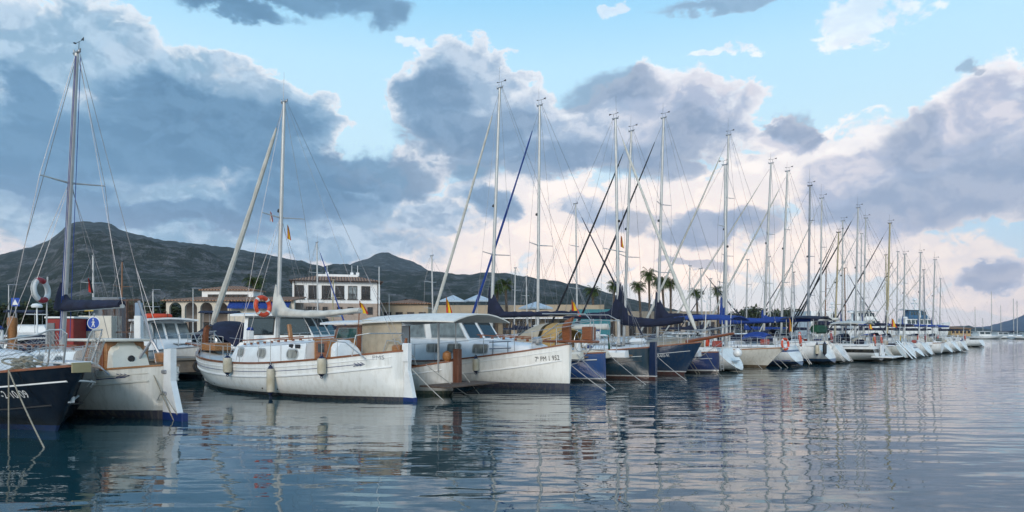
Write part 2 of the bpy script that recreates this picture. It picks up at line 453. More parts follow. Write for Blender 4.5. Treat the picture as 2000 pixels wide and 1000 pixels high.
# ------------------------------------------------------------------ boats
class Hull:
    """hull form in boat coordinates: x forward, y to port, z up from the water"""
    def __init__(s, kind, Lw, B, sheer, ra=0.0, rb=0.25, bst=0.7, draft=0.45):
        s.kind, s.L, s.B, s.ra, s.rb = kind, Lw, B, ra, rb
        s.zs = interp(sheer)
        h = B / 2
        if kind == 'llaut':
            s.b = interp([(0, .05 * h), (.04, .30 * h), (.13, .62 * h), (.28, .88 * h), (.5, h), (.7, .92 * h), (.85, .66 * h), (.95, .30 * h), (1, .045 * h)])
            s.zk = interp([(0, -draft), (.5, -draft), (1, -draft)])
            s.full = interp([(0, .05), (.25, .75), (.5, 1), (.75, .6), (1, 0.0)])
        else:
            s.b = interp([(0, bst * h), (.2, (bst * .45 + .52) * h), (.45, h), (.65, .92 * h), (.8, .66 * h), (.92, .31 * h), (1, .03 * h)])
            s.zk = interp([(0, .06), (.12, -.05), (.4, -draft), (.8, -draft * .8), (1, -.05)])
            s.full = interp([(0, .8), (.25, .9), (.5, 1), (.75, .55), (1, 0.0)])
    def xa(s, z): return s.ra * z
    def xb(s, z): return s.L + s.rb * z
    def half(s, t, z):
        zk = s.zk(t); zs = s.zs(t)
        w = min(max((z - zk) / (zs - zk), 0.0), 1.0)
        f = s.full(t)
        a = lerp(1.5, 3.6, f)
        g = (1 - (1 - w) ** a) ** lerp(1.25, .75, f)
        return s.b(t) * g
    def pt(s, t, z, side, off=0.0):
        return Vector((lerp(s.xa(z), s.xb(z), t), side * (s.half(t, z) + off), z))
    def t_at(s, x, z): return min(max((x - s.xa(z)) / (s.xb(z) - s.xa(z)), 0), 1)
    def y_at(s, x, z): return s.half(s.t_at(x, z), z)
    def sheer_pt(s, t, side, dz=0.0, off=0.0): return s.pt(t, s.zs(t) + dz, side, off)

def build_hull(root, H, hm, deckm=DECK, drop=0.07, n=26, m=11, transom=None):
    mb = MB(); rows = []
    for i in range(n + 1):
        t = i / n
        t = t * t * (3 - 2 * t) * .5 + t * .5
        zk, zs = H.zk(t), H.zs(t)
        zz = [zk + (zs - zk) * (1 - (1 - k / m) ** 1.3) if k < m else zs for k in range(m + 1)]
        row = [H.pt(t, z, 1) for z in reversed(zz)] + [H.pt(t, z, -1) for z in zz[1:]]
        rows.append(row)
    mb.grid(rows)
    if H.kind == 'llaut':
        mb.add(rows[0], [tuple(range(len(rows[0])))])
    mb.add(rows[-1], [tuple(range(len(rows[-1])))[::-1]])
    mb.build('hull', hm, root, angle=50)
    if H.kind != 'llaut':
        tb_ = MB(); r = [p + Vector((-0.012, 0, 0)) for p in rows[0]]
        tb_.plate(r, (0.03, 0, 0)); tb_.build('transom', transom or hm, root, angle=20)
    d = MB(); dr = []
    for i in range(17):
        t = i / 16; z = H.zs(t) - drop
        b = max(H.half(t, z) - 0.01, 0.005)
        x = lerp(H.xa(z), H.xb(z), t)
        x = min(max(x, 0.03), H.xb(z) - 0.02)
        dr.append([Vector((x, b * k, z + 0.05 * (1 - k * k))) for k in (1, .6, .2, -.2, -.6, -1)])
    d.grid(dr); d.build('deck', deckm, root)

def add_cap(root, H, m=VARN, w=0.075, h=0.05, t0=0.0, t1=1.0, name='cap_rail'):
    mb = MB()
    for side in (1, -1):
        rings = []
        for i in range(27):
            t = t0 + (t1 - t0) * i / 26
            p = H.sheer_pt(t, side)
            rings.append([p + Vector((0, side * .03, -.012)), p + Vector((0, side * .03, h)), p + Vector((0, -side * (w - .03), h)), p + Vector((0, -side * (w - .03), -.012))])
        mb.loft(rings)
    mb.build(name, m, root)

def add_strake(root, H, dz, m, r=0.018, t0=0.02, t1=0.98, name='strake', off=0.0, flat=False):
    mb = MB()
    for side in (1, -1):
        rings = []
        for i in range(31):
            t = t0 + (t1 - t0) * i / 30
            z = H.zs(t) + dz
            p = H.pt(t, z, side)
            e = r if not flat else r * .35
            rings.append([p + Vector((0, -side * .01, -r)), p + Vector((0, side * e, -r * .6)), p + Vector((0, side * e, r * .6)), p + Vector((0, -side * .01, r))])
        mb.loft(rings)
    mb.build(name, m, root)

class Cabin:
    def __init__(s, x0, x1, w0, w1, zb, h0, h1, ra=0.1, rf=-0.6, tumble=.12, camber=.08, wm=None, rad=.10):
        s.__dict__.update(locals())
    def X(s, t, z): return lerp(s.x0 + s.ra * (z - s.zb), s.x1 + s.rf * (z - s.zb), t)
    def w(s, t):
        if s.wm is None: return lerp(s.w0, s.w1, t)
        return (1-t)*(1-2*t)*s.w0 + 4*t*(1-t)*s.wm + t*(2*t-1)*s.w1
    def h(s, t): return lerp(s.h0, s.h1, t)
    def y_at(s, x, z):
        a = s.x0 + s.ra * (z - s.zb); b = s.x1 + s.rf * (z - s.zb)
        t = min(max((x - a) / (b - a), 0), 1)
        return s.w(t) - s.tumble * (z - s.zb) / s.h(t)
    def build(s, root, name='cabin', m=WHITE, n=12):
        mb = MB(); rows = []
        for i in range(n + 1):
            t = i / n; w = s.w(t); h = s.h(t); tu = s.tumble; r = s.rad
            sec = [(w, -.05), (w, 0), (w - tu * (1 - r / h), h - r), (w - tu - r * .3, h - r * .3), (w - tu - r, h), ((w - tu) * .5, h + s.camber * .75), (0, h + s.camber)]
            sec = sec + [(-y, z) for y, z in sec[-2::-1]]
            rows.append([Vector((s.X(t, s.zb + max(z, 0)), y, s.zb + z)) for y, z in sec])
        mb.loft(rows); return mb.build(name, m, root, angle=30)

def rrect(cx, cz, w, h, r=0.4, skew=0.0, n=4):
    """rounded rectangle outline; r as a share of the half height; skew leans the sides"""
    pts = []; rr = r * min(w, h) / 2
    for sx, sz, a0 in ((1, 1, 0), (-1, 1, 90), (-1, -1, 180), (1, -1, 270)):
        for k in range(n + 1):
            a = R(a0 + 90 * k / n)
            x = sx * (w / 2 - rr) + rr * math.cos(a); z = sz * (h / 2 - rr) + rr * math.sin(a)
            pts.append((cx + x + skew * z, cz + z))
    return pts

def side_window(root, surf, side, x, z, w, h, r=0.5, glass=GLASS, frame=STEEL, fw=0.03, skew=0.0, skew_f=None):
    f = MB(); o = lambda q: [Vector((a, side * (surf(a, b) + 0.006), b)) for a, b in q]
    f.plate(o(rrect(x, z, w + 2 * fw, h + 2 * fw, r, skew)), (0, side * 0.012, 0))
    fo = f.build('window', frame, root)
    g = MB(); g.plate([p + Vector((0, side * .014, 0)) for p in o(rrect(x, z, w, h, r, skew))], (0, side * 0.008, 0))
    g.build('pane', glass, fo)

def front_window(root, xz, y0, y1, z0, z1, glass=GLASS, frame=WHITE, fwd=1, inset=.05):
    """window in a sloping front: xz(z) is the x of the front face"""
    q = [(y0, z0), (y1, z0), (lerp(y1, (y0 + y1) / 2, .03), z1), (lerp(y0, (y0 + y1) / 2, .03), z1)]
    f = MB(); f.plate([Vector((xz(b) + .006 * fwd, a, b)) for a, b in q], (0.014 * fwd, 0, 0)); fo = f.build('window', frame, root, smooth=False)
    k = .94
    cy, cz = (y0 + y1) / 2, (z0 + z1) / 2
    g = MB(); g.plate([Vector((xz(cz + (b - cz) * k) + .022 * fwd, cy + (a - cy) * k, cz + (b - cz) * k)) for a, b in q], (0.008 * fwd, 0, 0)); g.build('pane', glass, fo, smooth=False)

def solve_px(root_loc, heading, px, yf=lambda x: 0.0, lo=-1.0, hi=15.0):
    """boat x whose point (x, yf(x)) is seen at photo column px"""
    c, s_ = math.cos(heading), math.sin(heading)
    def pc(x):
        y = yf(x); X = root_loc[0] + c * x - s_ * y; Y = root_loc[1] + s_ * x + c * y
        return 1000 + F * X / Y - px
    n = 240; best = None
    for i in range(n):
        a = lo + (hi - lo) * i / n; b = lo + (hi - lo) * (i + 1) / n
        if pc(a) * pc(b) <= 0:
            for _ in range(30):
                m_ = (a + b) / 2
                if pc(a) * pc(m_) <= 0: b = m_
                else: a = m_
            return (a + b) / 2
    return lo if abs(pc(lo)) < abs(pc(hi)) else hi
def hull_x(root, H, px, z, side, pad=0.0):
    return solve_px(root.location, root.rotation_euler[2], px, lambda x_: side * (H.y_at(x_, z) + pad), lo=-.5, hi=H.xb(z))
def boat_Y(loc, heading, x, y=0.0): return loc[1] + math.sin(heading) * x + math.cos(heading) * y
def z_at(py, Y): return EYE - (py - HOR) / F * Y

def furled(mb, a, b, r0, r1, seed=0, mi=0):
    """a rolled sail: a rope-like tube with an uneven surface"""
    a, b = Vector(a), Vector(b); rg = random.Random(seed); n = 18; p = []; rr = []
    for i in range(n + 1):
        t = i / n; sag = -0.012 * (a - b).length * 4 * t * (1 - t)
        p.append(a.lerp(b, t) + Vector((0, 0, sag)))
        rr.append(lerp(r0, r1, t) * (0.88 + .24 * rg.random()) * (0.55 if i in (0, n) else 1))
    mb.tube(p, rr, 7, mi)

def sail_cover(root, a, b, m, h0=.34, h1=.16, w0=.15, w1=.09, rise=0.9, rise_len=.12, name='sail_cover', seed=1, droop=0.0, ties=None):
    """canvas bundle on the boom from a (mast) to b (boom end), climbing the mast by rise"""
    a, b = Vector(a), Vector(b); d = (b - a); rg = random.Random(seed)
    s_ = Vector((d.x, d.y, 0)).normalized().cross(Vector((0, 0, 1)))
    rings = []; n = 22
    for i in range(n + 1):
        t = i / n; k = min(t / .5, 1)
        h = lerp(h0, h1, t) * (0.93 + .14 * rg.random()); w = lerp(w0, w1, t) * (0.9 + .2 * rg.random())
        up = rise * max(0, 1 - t / rise_len) ** 1.3 if rise else 0
        if ties and (i % ties) == 0: h *= .78; w *= .7
        c = a.lerp(b, t) + Vector((0, 0, -droop * math.sin(math.pi * t)))
        ring = []
        for j in range(10):
            an = 2 * math.pi * j / 10
            y, z = math.cos(an), math.sin(an)
            zz = (h * .75 + up) * z if z > 0 else h * .35 * z
            sq = (1 - .55 * max(z, 0)) if up > .05 else 1 - .25 * max(z, 0)
            ring.append(c + s_ * (y * w * sq) + Vector((0, 0, zz)))
        rings.append(ring)
    mb = MB(); mb.loft(rings); return mb.build(name, m, root, angle=60)

def rig(root, H, x, zb, top, rake=0.0, r=0.065, m=ALU, spread=(.52,), sp_w=.75, boom=None, boom_z=2.6, boomr=.05, cover=None, cover_kw=None,
        jib=None, jib_x=None, jib_z=None, jib_top=.97, bare_stay=True, antenna=1.0, vane=True, back=True, wires=True, light=True, jr=.055, backx=None, lines=None, seed=0):
    """mast at boat x; rake moves the masthead aft (in boat x)"""
    P = lambda z, dx=0.0, y=0.0: Vector((x - rake * (z - zb) / (top - zb) + dx, y, z))
    mb = MB(); n = 8
    mb.tube([P(lerp(zb, top, i / n)) for i in range(n + 1)], [r * (1 - .28 * (i / n) ** 2) for i in range(n + 1)], 10)
    mast = mb.build('mast', m, root)
    hd = MB(); hd.box(P(top + .03), (.34, .07, .07), bev=.015); hd.tube([P(top - .02, .14), P(top + .13, .17)], .02, 5); hd.tube([P(top - .02, -.14), P(top + .09, -.19)], .02, 5)
    hd.build('masthead', BLACK if m is not ALU else ALU_D, mast)
    if antenna:
        a = MB(); a.tube([P(top, .05), P(top + antenna, .05)], [.010, .005], 4); a.build('antenna', WIRE, mast)
    if vane:
        v = MB(); v.tube([P(top, -.1), P(top + .28, -.1)], .008, 4); v.tube([P(top + .28, -.32), P(top + .28, .14)], .008, 4)
        v.plate([P(top + .24, -.36), P(top + .34, -.36), P(top + .30, -.22)], (0, .01, 0)); v.ring(P(top + .3, .14), .03, .012, (0, 0, 1), 8, 4); v.build('wind_vane', BLACK, mast)
    if light:
        l = MB(); l.lathe(P(lerp(zb, top, .55), .12), [(.0, -.07), (.07, -.04), (.055, .05), (.0, .08)], 8); l.tube([P(lerp(zb, top, .55)), P(lerp(zb, top, .55), .1)], .015, 4); l.build('steaming_light', BLACK, mast)
    zs_ = H.zs(min(max(x / H.L, 0), 1)); half = H.b(min(max(x / H.L, 0), 1))
    tips = []
    for k, q in enumerate(spread):
        z = lerp(zb, top, q); wv = sp_w * (1 - .15 * k)
        for side in (1, -1):
            s_ = MB(); e = P(z + .05, -.18, side * wv); s_.tube([P(z), e], [.03, .018], 5); s_.build('spreader', m, mast)
        tips.append((z, wv))
    if wires:
        for side in (1, -1):
            w_ = MB(); w_.tube([P(top - .05, 0, side * .03)] + [P(z + .05, -.18, side * wv) for z, wv in reversed(tips)] + [Vector((x - .25, side * (half - .08), zs_))], .0075, 4); w_.build('shroud', WIRE, root)
            w_ = MB(); w_.tube([P(tips[0][0] if tips else lerp(zb, top, .5), 0, side * .03), Vector((x + .3, side * (half - .08), zs_))], .0075, 4); w_.build('shroud', WIRE, root)
            w_ = MB(); w_.tube([P(tips[0][0] - .1 if tips else lerp(zb, top, .5), 0, side * .03), Vector((x - .6, side * (half - .08), zs_))], .0065, 4); w_.build('shroud', WIRE, root)
    if back:
        bx = .1 if backx is None else backx; bh = H.b(.02) * .8 if H.kind != 'llaut' else .15
        zb2 = H.zs(0) + .05; sp_ = P(0).copy(); split = Vector((lerp(P(top).x, bx, .72), 0, lerp(top, zb2, .72)))
        for side in (1, -1):
            w_ = MB(); w_.tube([P(top, -.15), split, Vector((bx, side * bh, zb2))], .0075, 4); w_.build('backstay', WIRE, root)
    jx = H.xb(H.zs(1)) - .08 if jib_x is None else jib_x; jz = H.zs(1) + .12 if jib_z is None else jib_z
    zt = lerp(zb, top, jib_top)
    f = MB(); f.tube([P(zt, .1), Vector((jx, 0, jz))], .0085, 4); f.build('forestay', WIRE, root)
    if jib:
        a_ = P(zt, .1); b_ = Vector((jx, 0, jz)); f = MB()
        furled(f, a_.lerp(b_, .07), a_.lerp(b_, .955), jr * .55, jr * 1.25, seed); f.build('furled_jib', jib, root)
        d = MB(); d.lathe(a_.lerp(b_, .975), [(.03, -.08), (.09, -.07), (.09, -.05), (.04, -.04), (.04, .04), (.09, .05), (.09, .07), (.03, .08)], 10); d.build('furling_drum', BLACK, root)
    if boom:
        a_ = P(boom_z, -.08); b_ = Vector((boom, 0, boom_z + .04)); mb = MB(); mb.tube([a_, b_], boomr, 8); mb.build('boom', m, root)
        w_ = MB(); w_.tube([P(top, -.1), b_], .006, 4); w_.build('topping_lift', WIRE, root)
        if cover:
            kw = dict(seed=seed); kw.update(cover_kw or {})
            sail_cover(root, a_ + Vector((.22, 0, .06)), b_ + Vector((.06, 0, .03)), cover, **kw)
    if lines:
        l = MB()
        for dy, q in ((.07, .92), (-.06, .9), (.05, .8)): l.tube([P(top - .1, -.09, dy), P(zb + .3, -.14, dy * 2)], .009, 4)
        l.build('halyards', lines, root)
    return P

def rail(root, H, t0, t1, h=.6, n=6, m=STEEL, wires=2, dz=.03, inset=.06, parts=True, bow=True, stern=True, bow_len=.10, stern_len=.08, sides=(1, -1)):
    top = lambda t, side, k: H.sheer_pt(t, side, dz, -inset) + Vector((0, 0, h * k))
    if bow:
        pu = MB(); tt = [1 - bow_len * (1 - i / 5) for i in range(6)]
        p1 = [top(t, 1, 1) for t in tt] ; p2 = [top(t, -1, 1) for t in reversed(tt)]
        for p in p1[-2:] + p2[:2]: p.x += .12
        pu.tube(p1 + p2, .014, 6)
        pu.tube([p - Vector((0, 0, h * .5)) for p in (p1[:4])], .010, 5); pu.tube([p - Vector((0, 0, h * .5)) for p in p2[2:]], .010, 5)
        for side in (1, -1):
            for t in (1 - bow_len, 1 - bow_len * .35):
                pu.tube([top(t, side, 0), top(t, side, 1)], .014, 6)
        pu.build('bow_rail', m, root)
    if stern:
        pu = MB(); tt = [stern_len * (1 - i / 3) for i in range(4)]
        p1 = [top(t, 1, 1) for t in tt]; p2 = [top(t, -1, 1) for t in reversed(tt)]
        for k in (1, .5):
            dd = Vector((0, 0, h * (1 - k)))
            if H.kind == 'llaut': pu.tube([p - dd for p in p1 + p2], .013, 6)
            else:
                pu.tube([p - dd for p in p1] + [p1[-1].lerp(p2[0], .33) - dd], .013, 6); pu.tube([p1[-1].lerp(p2[0], .67) - dd] + [p - dd for p in p2], .013, 6)
        for side in (1, -1):
            for t in (stern_len, .0):
                pu.tube([top(t, side, 0), top(t, side, 1)], .013, 6)
            if H.kind != 'llaut':
                q = top(0, 1, 1).lerp(top(0, -1, 1), .33 if side > 0 else .67); pu.tube([q, q - Vector((0, 0, h))], .013, 6)
        pu.build('stern_rail', m, root)
    for side in sides:
        for i in range(n):
            t = lerp(t0, t1, (i + .5) / n)
            s_ = MB(); s_.tube([top(t, side, 0), top(t, side, 1)], .012, 5); s_.build('stanchion', m, root)
        for k in ((1, .5)[:wires]):
            l = MB(); l.tube([top(lerp(t0, t1, i / 12), side, k) for i in range(13)], .008, 4); l.build('lifeline', m, root)

def stern_rudder(root, H, m, zt, zb=-.35, w0=.22, w1=.42, bw=0.09, boot=None):
    """big outboard rudder of a double-ended boat"""
    mb = MB(); th = bw
    x = lambda z: H.xa(z) - .03
    q = [(x(zt), zt), (x(zt) - w0, zt + .02), (x(zt * .55) - w0 - .02, zt * .55), (x(.1) - w1, .12), (x(zb) - w1, zb), (x(zb), zb)]
    mb.plate([Vector((a, -th / 2, b)) for a, b in q], (0, th, 0)); return mb.build('rudder', m, root, smooth=False)

def canopy(root, x0, x1, w, z, m, camber=.12, thick=.05, posts=(), pm=STEEL, zd=1.2, droop=.0, name='canopy', yoff=0.0, skew=0.0):
    mb = MB(); rows = []
    for i in range(11):
        t = i / 10; x = lerp(x0, x1, t); zz = z + skew * t - droop * abs(2 * t - 1) ** 2
        up = [Vector((x, w * k + yoff, zz + camber * (1 - k * k))) for k in (1, .8, .5, .2, -.2, -.5, -.8, -1)]
        lo = [p - Vector((0, 0, thick)) for p in reversed(up)]
        rows.append(up + lo)
    mb.loft(rows); c = mb.build(name, m, root, angle=40)
    for px_ in posts:
        for s_ in (1, -1):
            p = MB(); p.tube([Vector((px_, s_ * w * .92 + yoff, zd)), Vector((px_, s_ * w * .92 + yoff, z - thick))], .018, 6); p.build('canopy_post', pm, root)
    return c

def hood(root, x, w, z, m, L=1.3, h=.75, aft_open=True, name='spray_hood', win=PALEG):
    """arched spray hood over the companionway, open aft"""
    mb = MB(); rows = []
    for i in range(9):
        t = i / 8; xx = x + L * t; hh = h * (1 - t ** 2.2) ** .7 + .03; ww = w * (1 - .12 * t)
        rows.append([Vector((xx, ww * math.cos(a), z + hh * abs(math.sin(a)) ** .55)) for a in [math.pi * k / 12 for k in range(13)]])
    mb.grid(rows); hd = mb.build(name, m, root, angle=60)
    g = MB()
    xx = lambda k: x + L * k
    g.plate([Vector((xx(.72), w * .5, z + h * .62 + .06)), Vector((xx(.72), -w * .5, z + h * .62 + .06)), Vector((xx(.93), -w * .5, z + h * .36 + .05)), Vector((xx(.93), w * .5, z + h * .36 + .05))], (.02, 0, .02))
    g.build('window', win, hd)

def wheel(root, x, z, r=.4, m=STEEL):
    p = MB(); p.box((x + .12, 0, z + .35), (.22, .25, .7), bev=.04); p.build('steering_pedestal', WHITE, root)
    w_ = MB(); w_.ring((x, 0, z + .65), r, .015, (1, 0, 0), 24, 6)
    for k in range(6):
        a = k * math.pi / 3; w_.tube([Vector((x, 0, z + .65)), Vector((x, r * math.cos(a), z + .65 + r * math.sin(a)))], .008, 4)
    w_.build('steering_wheel', m, root)

def ladder(root, x, y, z0, z1, lean=.15, w=.32, n=5, m=STEEL, out=None):
    mb = MB()
    for s_ in (0, w): mb.tube([Vector((x, y + s_, z1)), Vector((x - lean, y + s_, z0))], .014, 5)
    for i in range(n):
        t = (i + .5) / n; xx = lerp(x - lean, x, t); zz = lerp(z0, z1, t)
        mb.tube([Vector((xx, y, zz)), Vector((xx, y + w, zz))], .016, 5)
    mb.build('boarding_ladder', m, root)

def lettering(root, H, text, x, z, size, side, m, surf=None, name='registration_lettering', slope=0.0, off=.012, right=False, x1=None):
    cu = bpy.data.curves.new('lettering', 'FONT'); cu.body = text; cu.size = size; cu.extrude = 0.0; cu.resolution_u = 3
    tmp = bpy.data.objects.new('lettering', cu); col.objects.link(tmp)
    dg = bpy.context.evaluated_depsgraph_get(); me = bpy.data.meshes.new_from_object(tmp.evaluated_get(dg)); bpy.data.objects.remove(tmp)
    bm = bmesh.new(); bm.from_mesh(me); bmesh.ops.triangulate(bm, faces=bm.faces)
    S = surf or H.y_at
    lo_, hi_ = min(v.co.x for v in bm.verts), max(v.co.x for v in bm.verts); k_ = abs(x1 - x) / (hi_ - lo_) if x1 is not None else 1.0
    for v in bm.verts:
        lx, lz = (v.co.x - (hi_ if right else lo_)) * k_, v.co.y
        X = x + lx * (1 if side < 0 else -1); Z = z + lz + slope * lx
        v.co = Vector((X, side * (S(X, Z) + off), Z))
    bm.to_mesh(me); bm.free(); me.materials.clear(); me.materials.append(m); me.name = name
    o = bpy.data.objects.new(name, me); col.objects.link(o); o.parent = root; return o

# things that hang on boats
def lifebuoy(label, loc, axis, r=.29, rr=.065, base=ORANGE, bands=BUOYW, half=False, group='ring lifebuoys', big_bands=False):
    t = thing('lifebuoy', label, 'lifebuoy', loc, 0, group)
    ax = Vector(axis).normalized()
    b = MB(); b.ring((0, 0, 0), r, rr, ax, 32, 10); b.build('ring', base, t)
    k = 4
    for i in range(k):
        a = (math.pi / 2 if big_bands else math.pi / 4) + i * 2 * math.pi / k; d = .11 if not big_bands else .0
        if big_bands and i % 2: continue
        d = .55 if big_bands else .11
        m = MB(); m.ring((0, 0, 0), r, rr * 1.05, ax, 8, 10, a0=a - d, a1=a + d); m.build('band', bands, t)
    g = MB(); g.ring((0, 0, 0), r + rr * 1.15, .01, ax, 24, 5); g.build('grab_line', ROPE_W, t)
    return t
def fender(label, loc, h=.62, r=.11, body=FENW, end=FENB, up=.5, group='boat fenders'):
    t = thing('fender', label, 'fender', loc, 0, group)
    b = MB(); b.lathe((0, 0, 0), [(r * .55, -h / 2), (r * .93, -h * .46), (r, -h * .38), (r, h * .38), (r * .93, h * .46), (r * .55, h / 2)], 14); b.build('body', body, t)
    for s_ in (1, -1):
        e = MB(); e.lathe((0, 0, 0), [(r * .75, s_ * h * .49), (r * .5, s_ * h * .56), (r * .28, s_ * h * .62), (.0, s_ * h * .64)], 12)
        e.ring((0, 0, s_ * h * .68), .03, .014, (0, 1, 0), 10, 5); e.build('end_cap', end, t)
    l = MB(); l.tube([(0, 0, h * .68), (.0, .0, h * .68 + up)], .01, 5); l.build('lanyard', ROPE_W, t)
    return t
def flag(label, loc, w=.3, h=.75, stripes=(FLAGR, FLAGY, FLAGR), az_=0.0, staff=None, name='flag', cat='flag', group='flags on the boats', lean=.0, hang=True):
    """a limp flag hanging in folds from a slanting staff"""
    t = thing(name, label, cat, loc, az_, group)
    if staff:
        s_ = MB(); s_.tube([(0, 0, -staff), (lean, 0, .05)], .02, 6); s_.build('staff', VARN, t)
    n = 10; k = len(stripes); base = lean
    for si, m in enumerate(stripes):
        mb = MB(); rows = []
        wt = [1, 2, 1] if k == 3 else [1] * k; tot = sum(wt); a0 = sum(wt[:si]) / tot; a1 = sum(wt[:si + 1]) / tot
        for i in range(n + 1):
            v = i / n; row = []
            for j in range(4):
                u = lerp(a0, a1, j / 3)
                x = lean + u * w * (.25 + .75 * v ** .8) ; y = .05 * math.sin(u * 14 + v * 2) * (1 - .3 * v); z = -h * v - u * h * .12
                row.append(Vector((x, y, z)))
            rows.append(row)
        back = [[p + Vector((0, .006, 0)) for p in r] for r in rows]
        mb.grid(rows); mb.grid([r[::-1] for r in back]); mb.build('stripe', m, t)
    return t
def rope(label, pts, r=.014, m=ROPE, group='mooring lines running into the water', name='mooring_line', sag=.02):
    a, b = Vector(pts[0]), Vector(pts[1]); L_ = (a - b).length; p = []
    for i in range(11):
        t = i / 10; p.append(a.lerp(b, t) - Vector((0, 0, sag * L_ * 4 * t * (1 - t))))
    mb = MB(); mb.tube([q - a for q in p], r, 6); o = mb.build(name, m); o.location = a
    tag(o, label, 'mooring line', group); return o

def wpos(root, p):
    c, s_ = math.cos(root.rotation_euler[2]), math.sin(root.rotation_euler[2])
    return Vector((root.location[0] + c * p[0] - s_ * p[1], root.location[1] + s_ * p[0] + c * p[1], p[2]))
def waxis(root, a):
    c, s_ = math.cos(root.rotation_euler[2]), math.sin(root.rotation_euler[2])
    return (c * a[0] - s_ * a[1], s_ * a[0] + c * a[1], a[2])

def boat(name, label, cat, px, py, head, bow_out, Lw, group='boats moored along the pontoon', cam_y=None, off=(0, 0)):
    """px, py: where the outer end of the waterline is seen in the photo; head: bearing the boat lies along, away from the fairway"""
    g = G(px, py) + Vector((off[0], off[1], 0)); h = R(head)
    if bow_out: g = g + Vector((math.cos(h), math.sin(h), 0)) * Lw; h = h + math.pi
    return thing(name, label, cat, (g.x, g.y, 0), h, group)

# ------------------------------------------------------------------ water
def make_water():
    mb = MB()
    mb.plate([(-4300, -60, 0), (4300, -60, 0), (4300, 4200, 0), (-4300, 4200, 0)], (0, 0, -0.5))
    # a single sheet is enough: keep only the upper face
    mb.v = mb.v[:4]; mb.f = [(0, 1, 2, 3)]; mb.m = [0]
    m = bpy.data.materials.new('harbour_water'); m.use_nodes = True
    nt = m.node_tree; N = nt.nodes; L = nt.links; b = N['Principled BSDF']
    b.inputs['Base Color'].default_value = (0.010, 0.048, 0.056, 1)
    b.inputs['Roughness'].default_value = 0.02
    b.inputs['IOR'].default_value = 2.0
    b.inputs['Specular IOR Level'].default_value = 0.75
    g = N.new('ShaderNodeNewGeometry')
    def layer(scale, sx, sy, rot, det, rough=.5):
        mp = N.new('ShaderNodeMapping'); mp.inputs['Rotation'].default_value = (0, 0, R(rot)); mp.inputs['Scale'].default_value = (sx, sy, 1)
        L.new(g.outputs['Position'], mp.inputs[0])
        n = N.new('ShaderNodeTexNoise'); n.inputs['Scale'].default_value = scale; n.inputs['Detail'].default_value = det; n.inputs['Roughness'].default_value = rough
        L.new(mp.outputs[0], n.inputs[0]); return n.outputs[0]
    def mth(op, a, b_):
        n = N.new('ShaderNodeMath'); n.operation = op
        for i, v in enumerate((a, b_)):
            if isinstance(v, (int, float)): n.inputs[i].default_value = v
            else: L.new(v, n.inputs[i])
        return n.outputs[0]
    big = layer(1.25, .32, 1.0, 10, 1.5)
    swell = layer(0.30, .6, 1.0, -20, 1)
    mid = layer(3.4, .38, 1.0, -8, 1.5)
    sml = layer(9.0, .5, 1.0, 20, 2)
    gust = layer(0.035, 1, 1.8, 30, 3)
    gm = N.new('ShaderNodeMapRange'); gm.inputs[1].default_value = .42; gm.inputs[2].default_value = .62; gm.inputs[3].default_value = .35; gm.inputs[4].default_value = 1.15
    L.new(gust, gm.inputs[0])
    calm = N.new('ShaderNodeMapRange'); calm.inputs[1].default_value = -9; calm.inputs[2].default_value = 3; calm.inputs[3].default_value = .55; calm.inputs[4].default_value = 1.0
    sx_ = N.new('ShaderNodeSeparateXYZ'); L.new(g.outputs['Position'], sx_.inputs[0]); L.new(sx_.outputs[0], calm.inputs[0])
    h = mth('ADD', mth('MULTIPLY', big, 0.040), mth('ADD', mth('MULTIPLY', mid, 0.0080), mth('MULTIPLY', mth('MULTIPLY', sml, gm.outputs[0]), 0.0020)))
    h = mth('ADD', mth('MULTIPLY', swell, .03), mth('MULTIPLY', h, calm.outputs[0]))
    bp = N.new('ShaderNodeBump'); bp.inputs['Strength'].default_value = 1.0; bp.inputs['Distance'].default_value = 1.0
    L.new(h, bp.inputs['Height']); L.new(bp.outputs[0], b.inputs['Normal'])
    MATS['water'] = m
    o = mb.build('water', m, smooth=False); struct(o)
make_water()

# ------------------------------------------------------------------ the row of boats along the fairway
def mast_fit(root, base, top, base_y=0.0):
    """mast position, height and rake from the photo columns of its foot and head"""
    x = solve_px(root.location, root.rotation_euler[2], base)
    xt = solve_px(root.location, root.rotation_euler[2], top[0])
    Y = boat_Y(root.location, root.rotation_euler[2], x)
    return x, z_at(top[1], Y), max(min(x - xt, 1.0), -1.0)
def fit(root, px, y=0.0): return solve_px(root.location, root.rotation_euler[2], px, lambda x: y)

K = dict
def H2(a): return 142 - 6 * min(max((a - 1100) / 500, 0), 1)

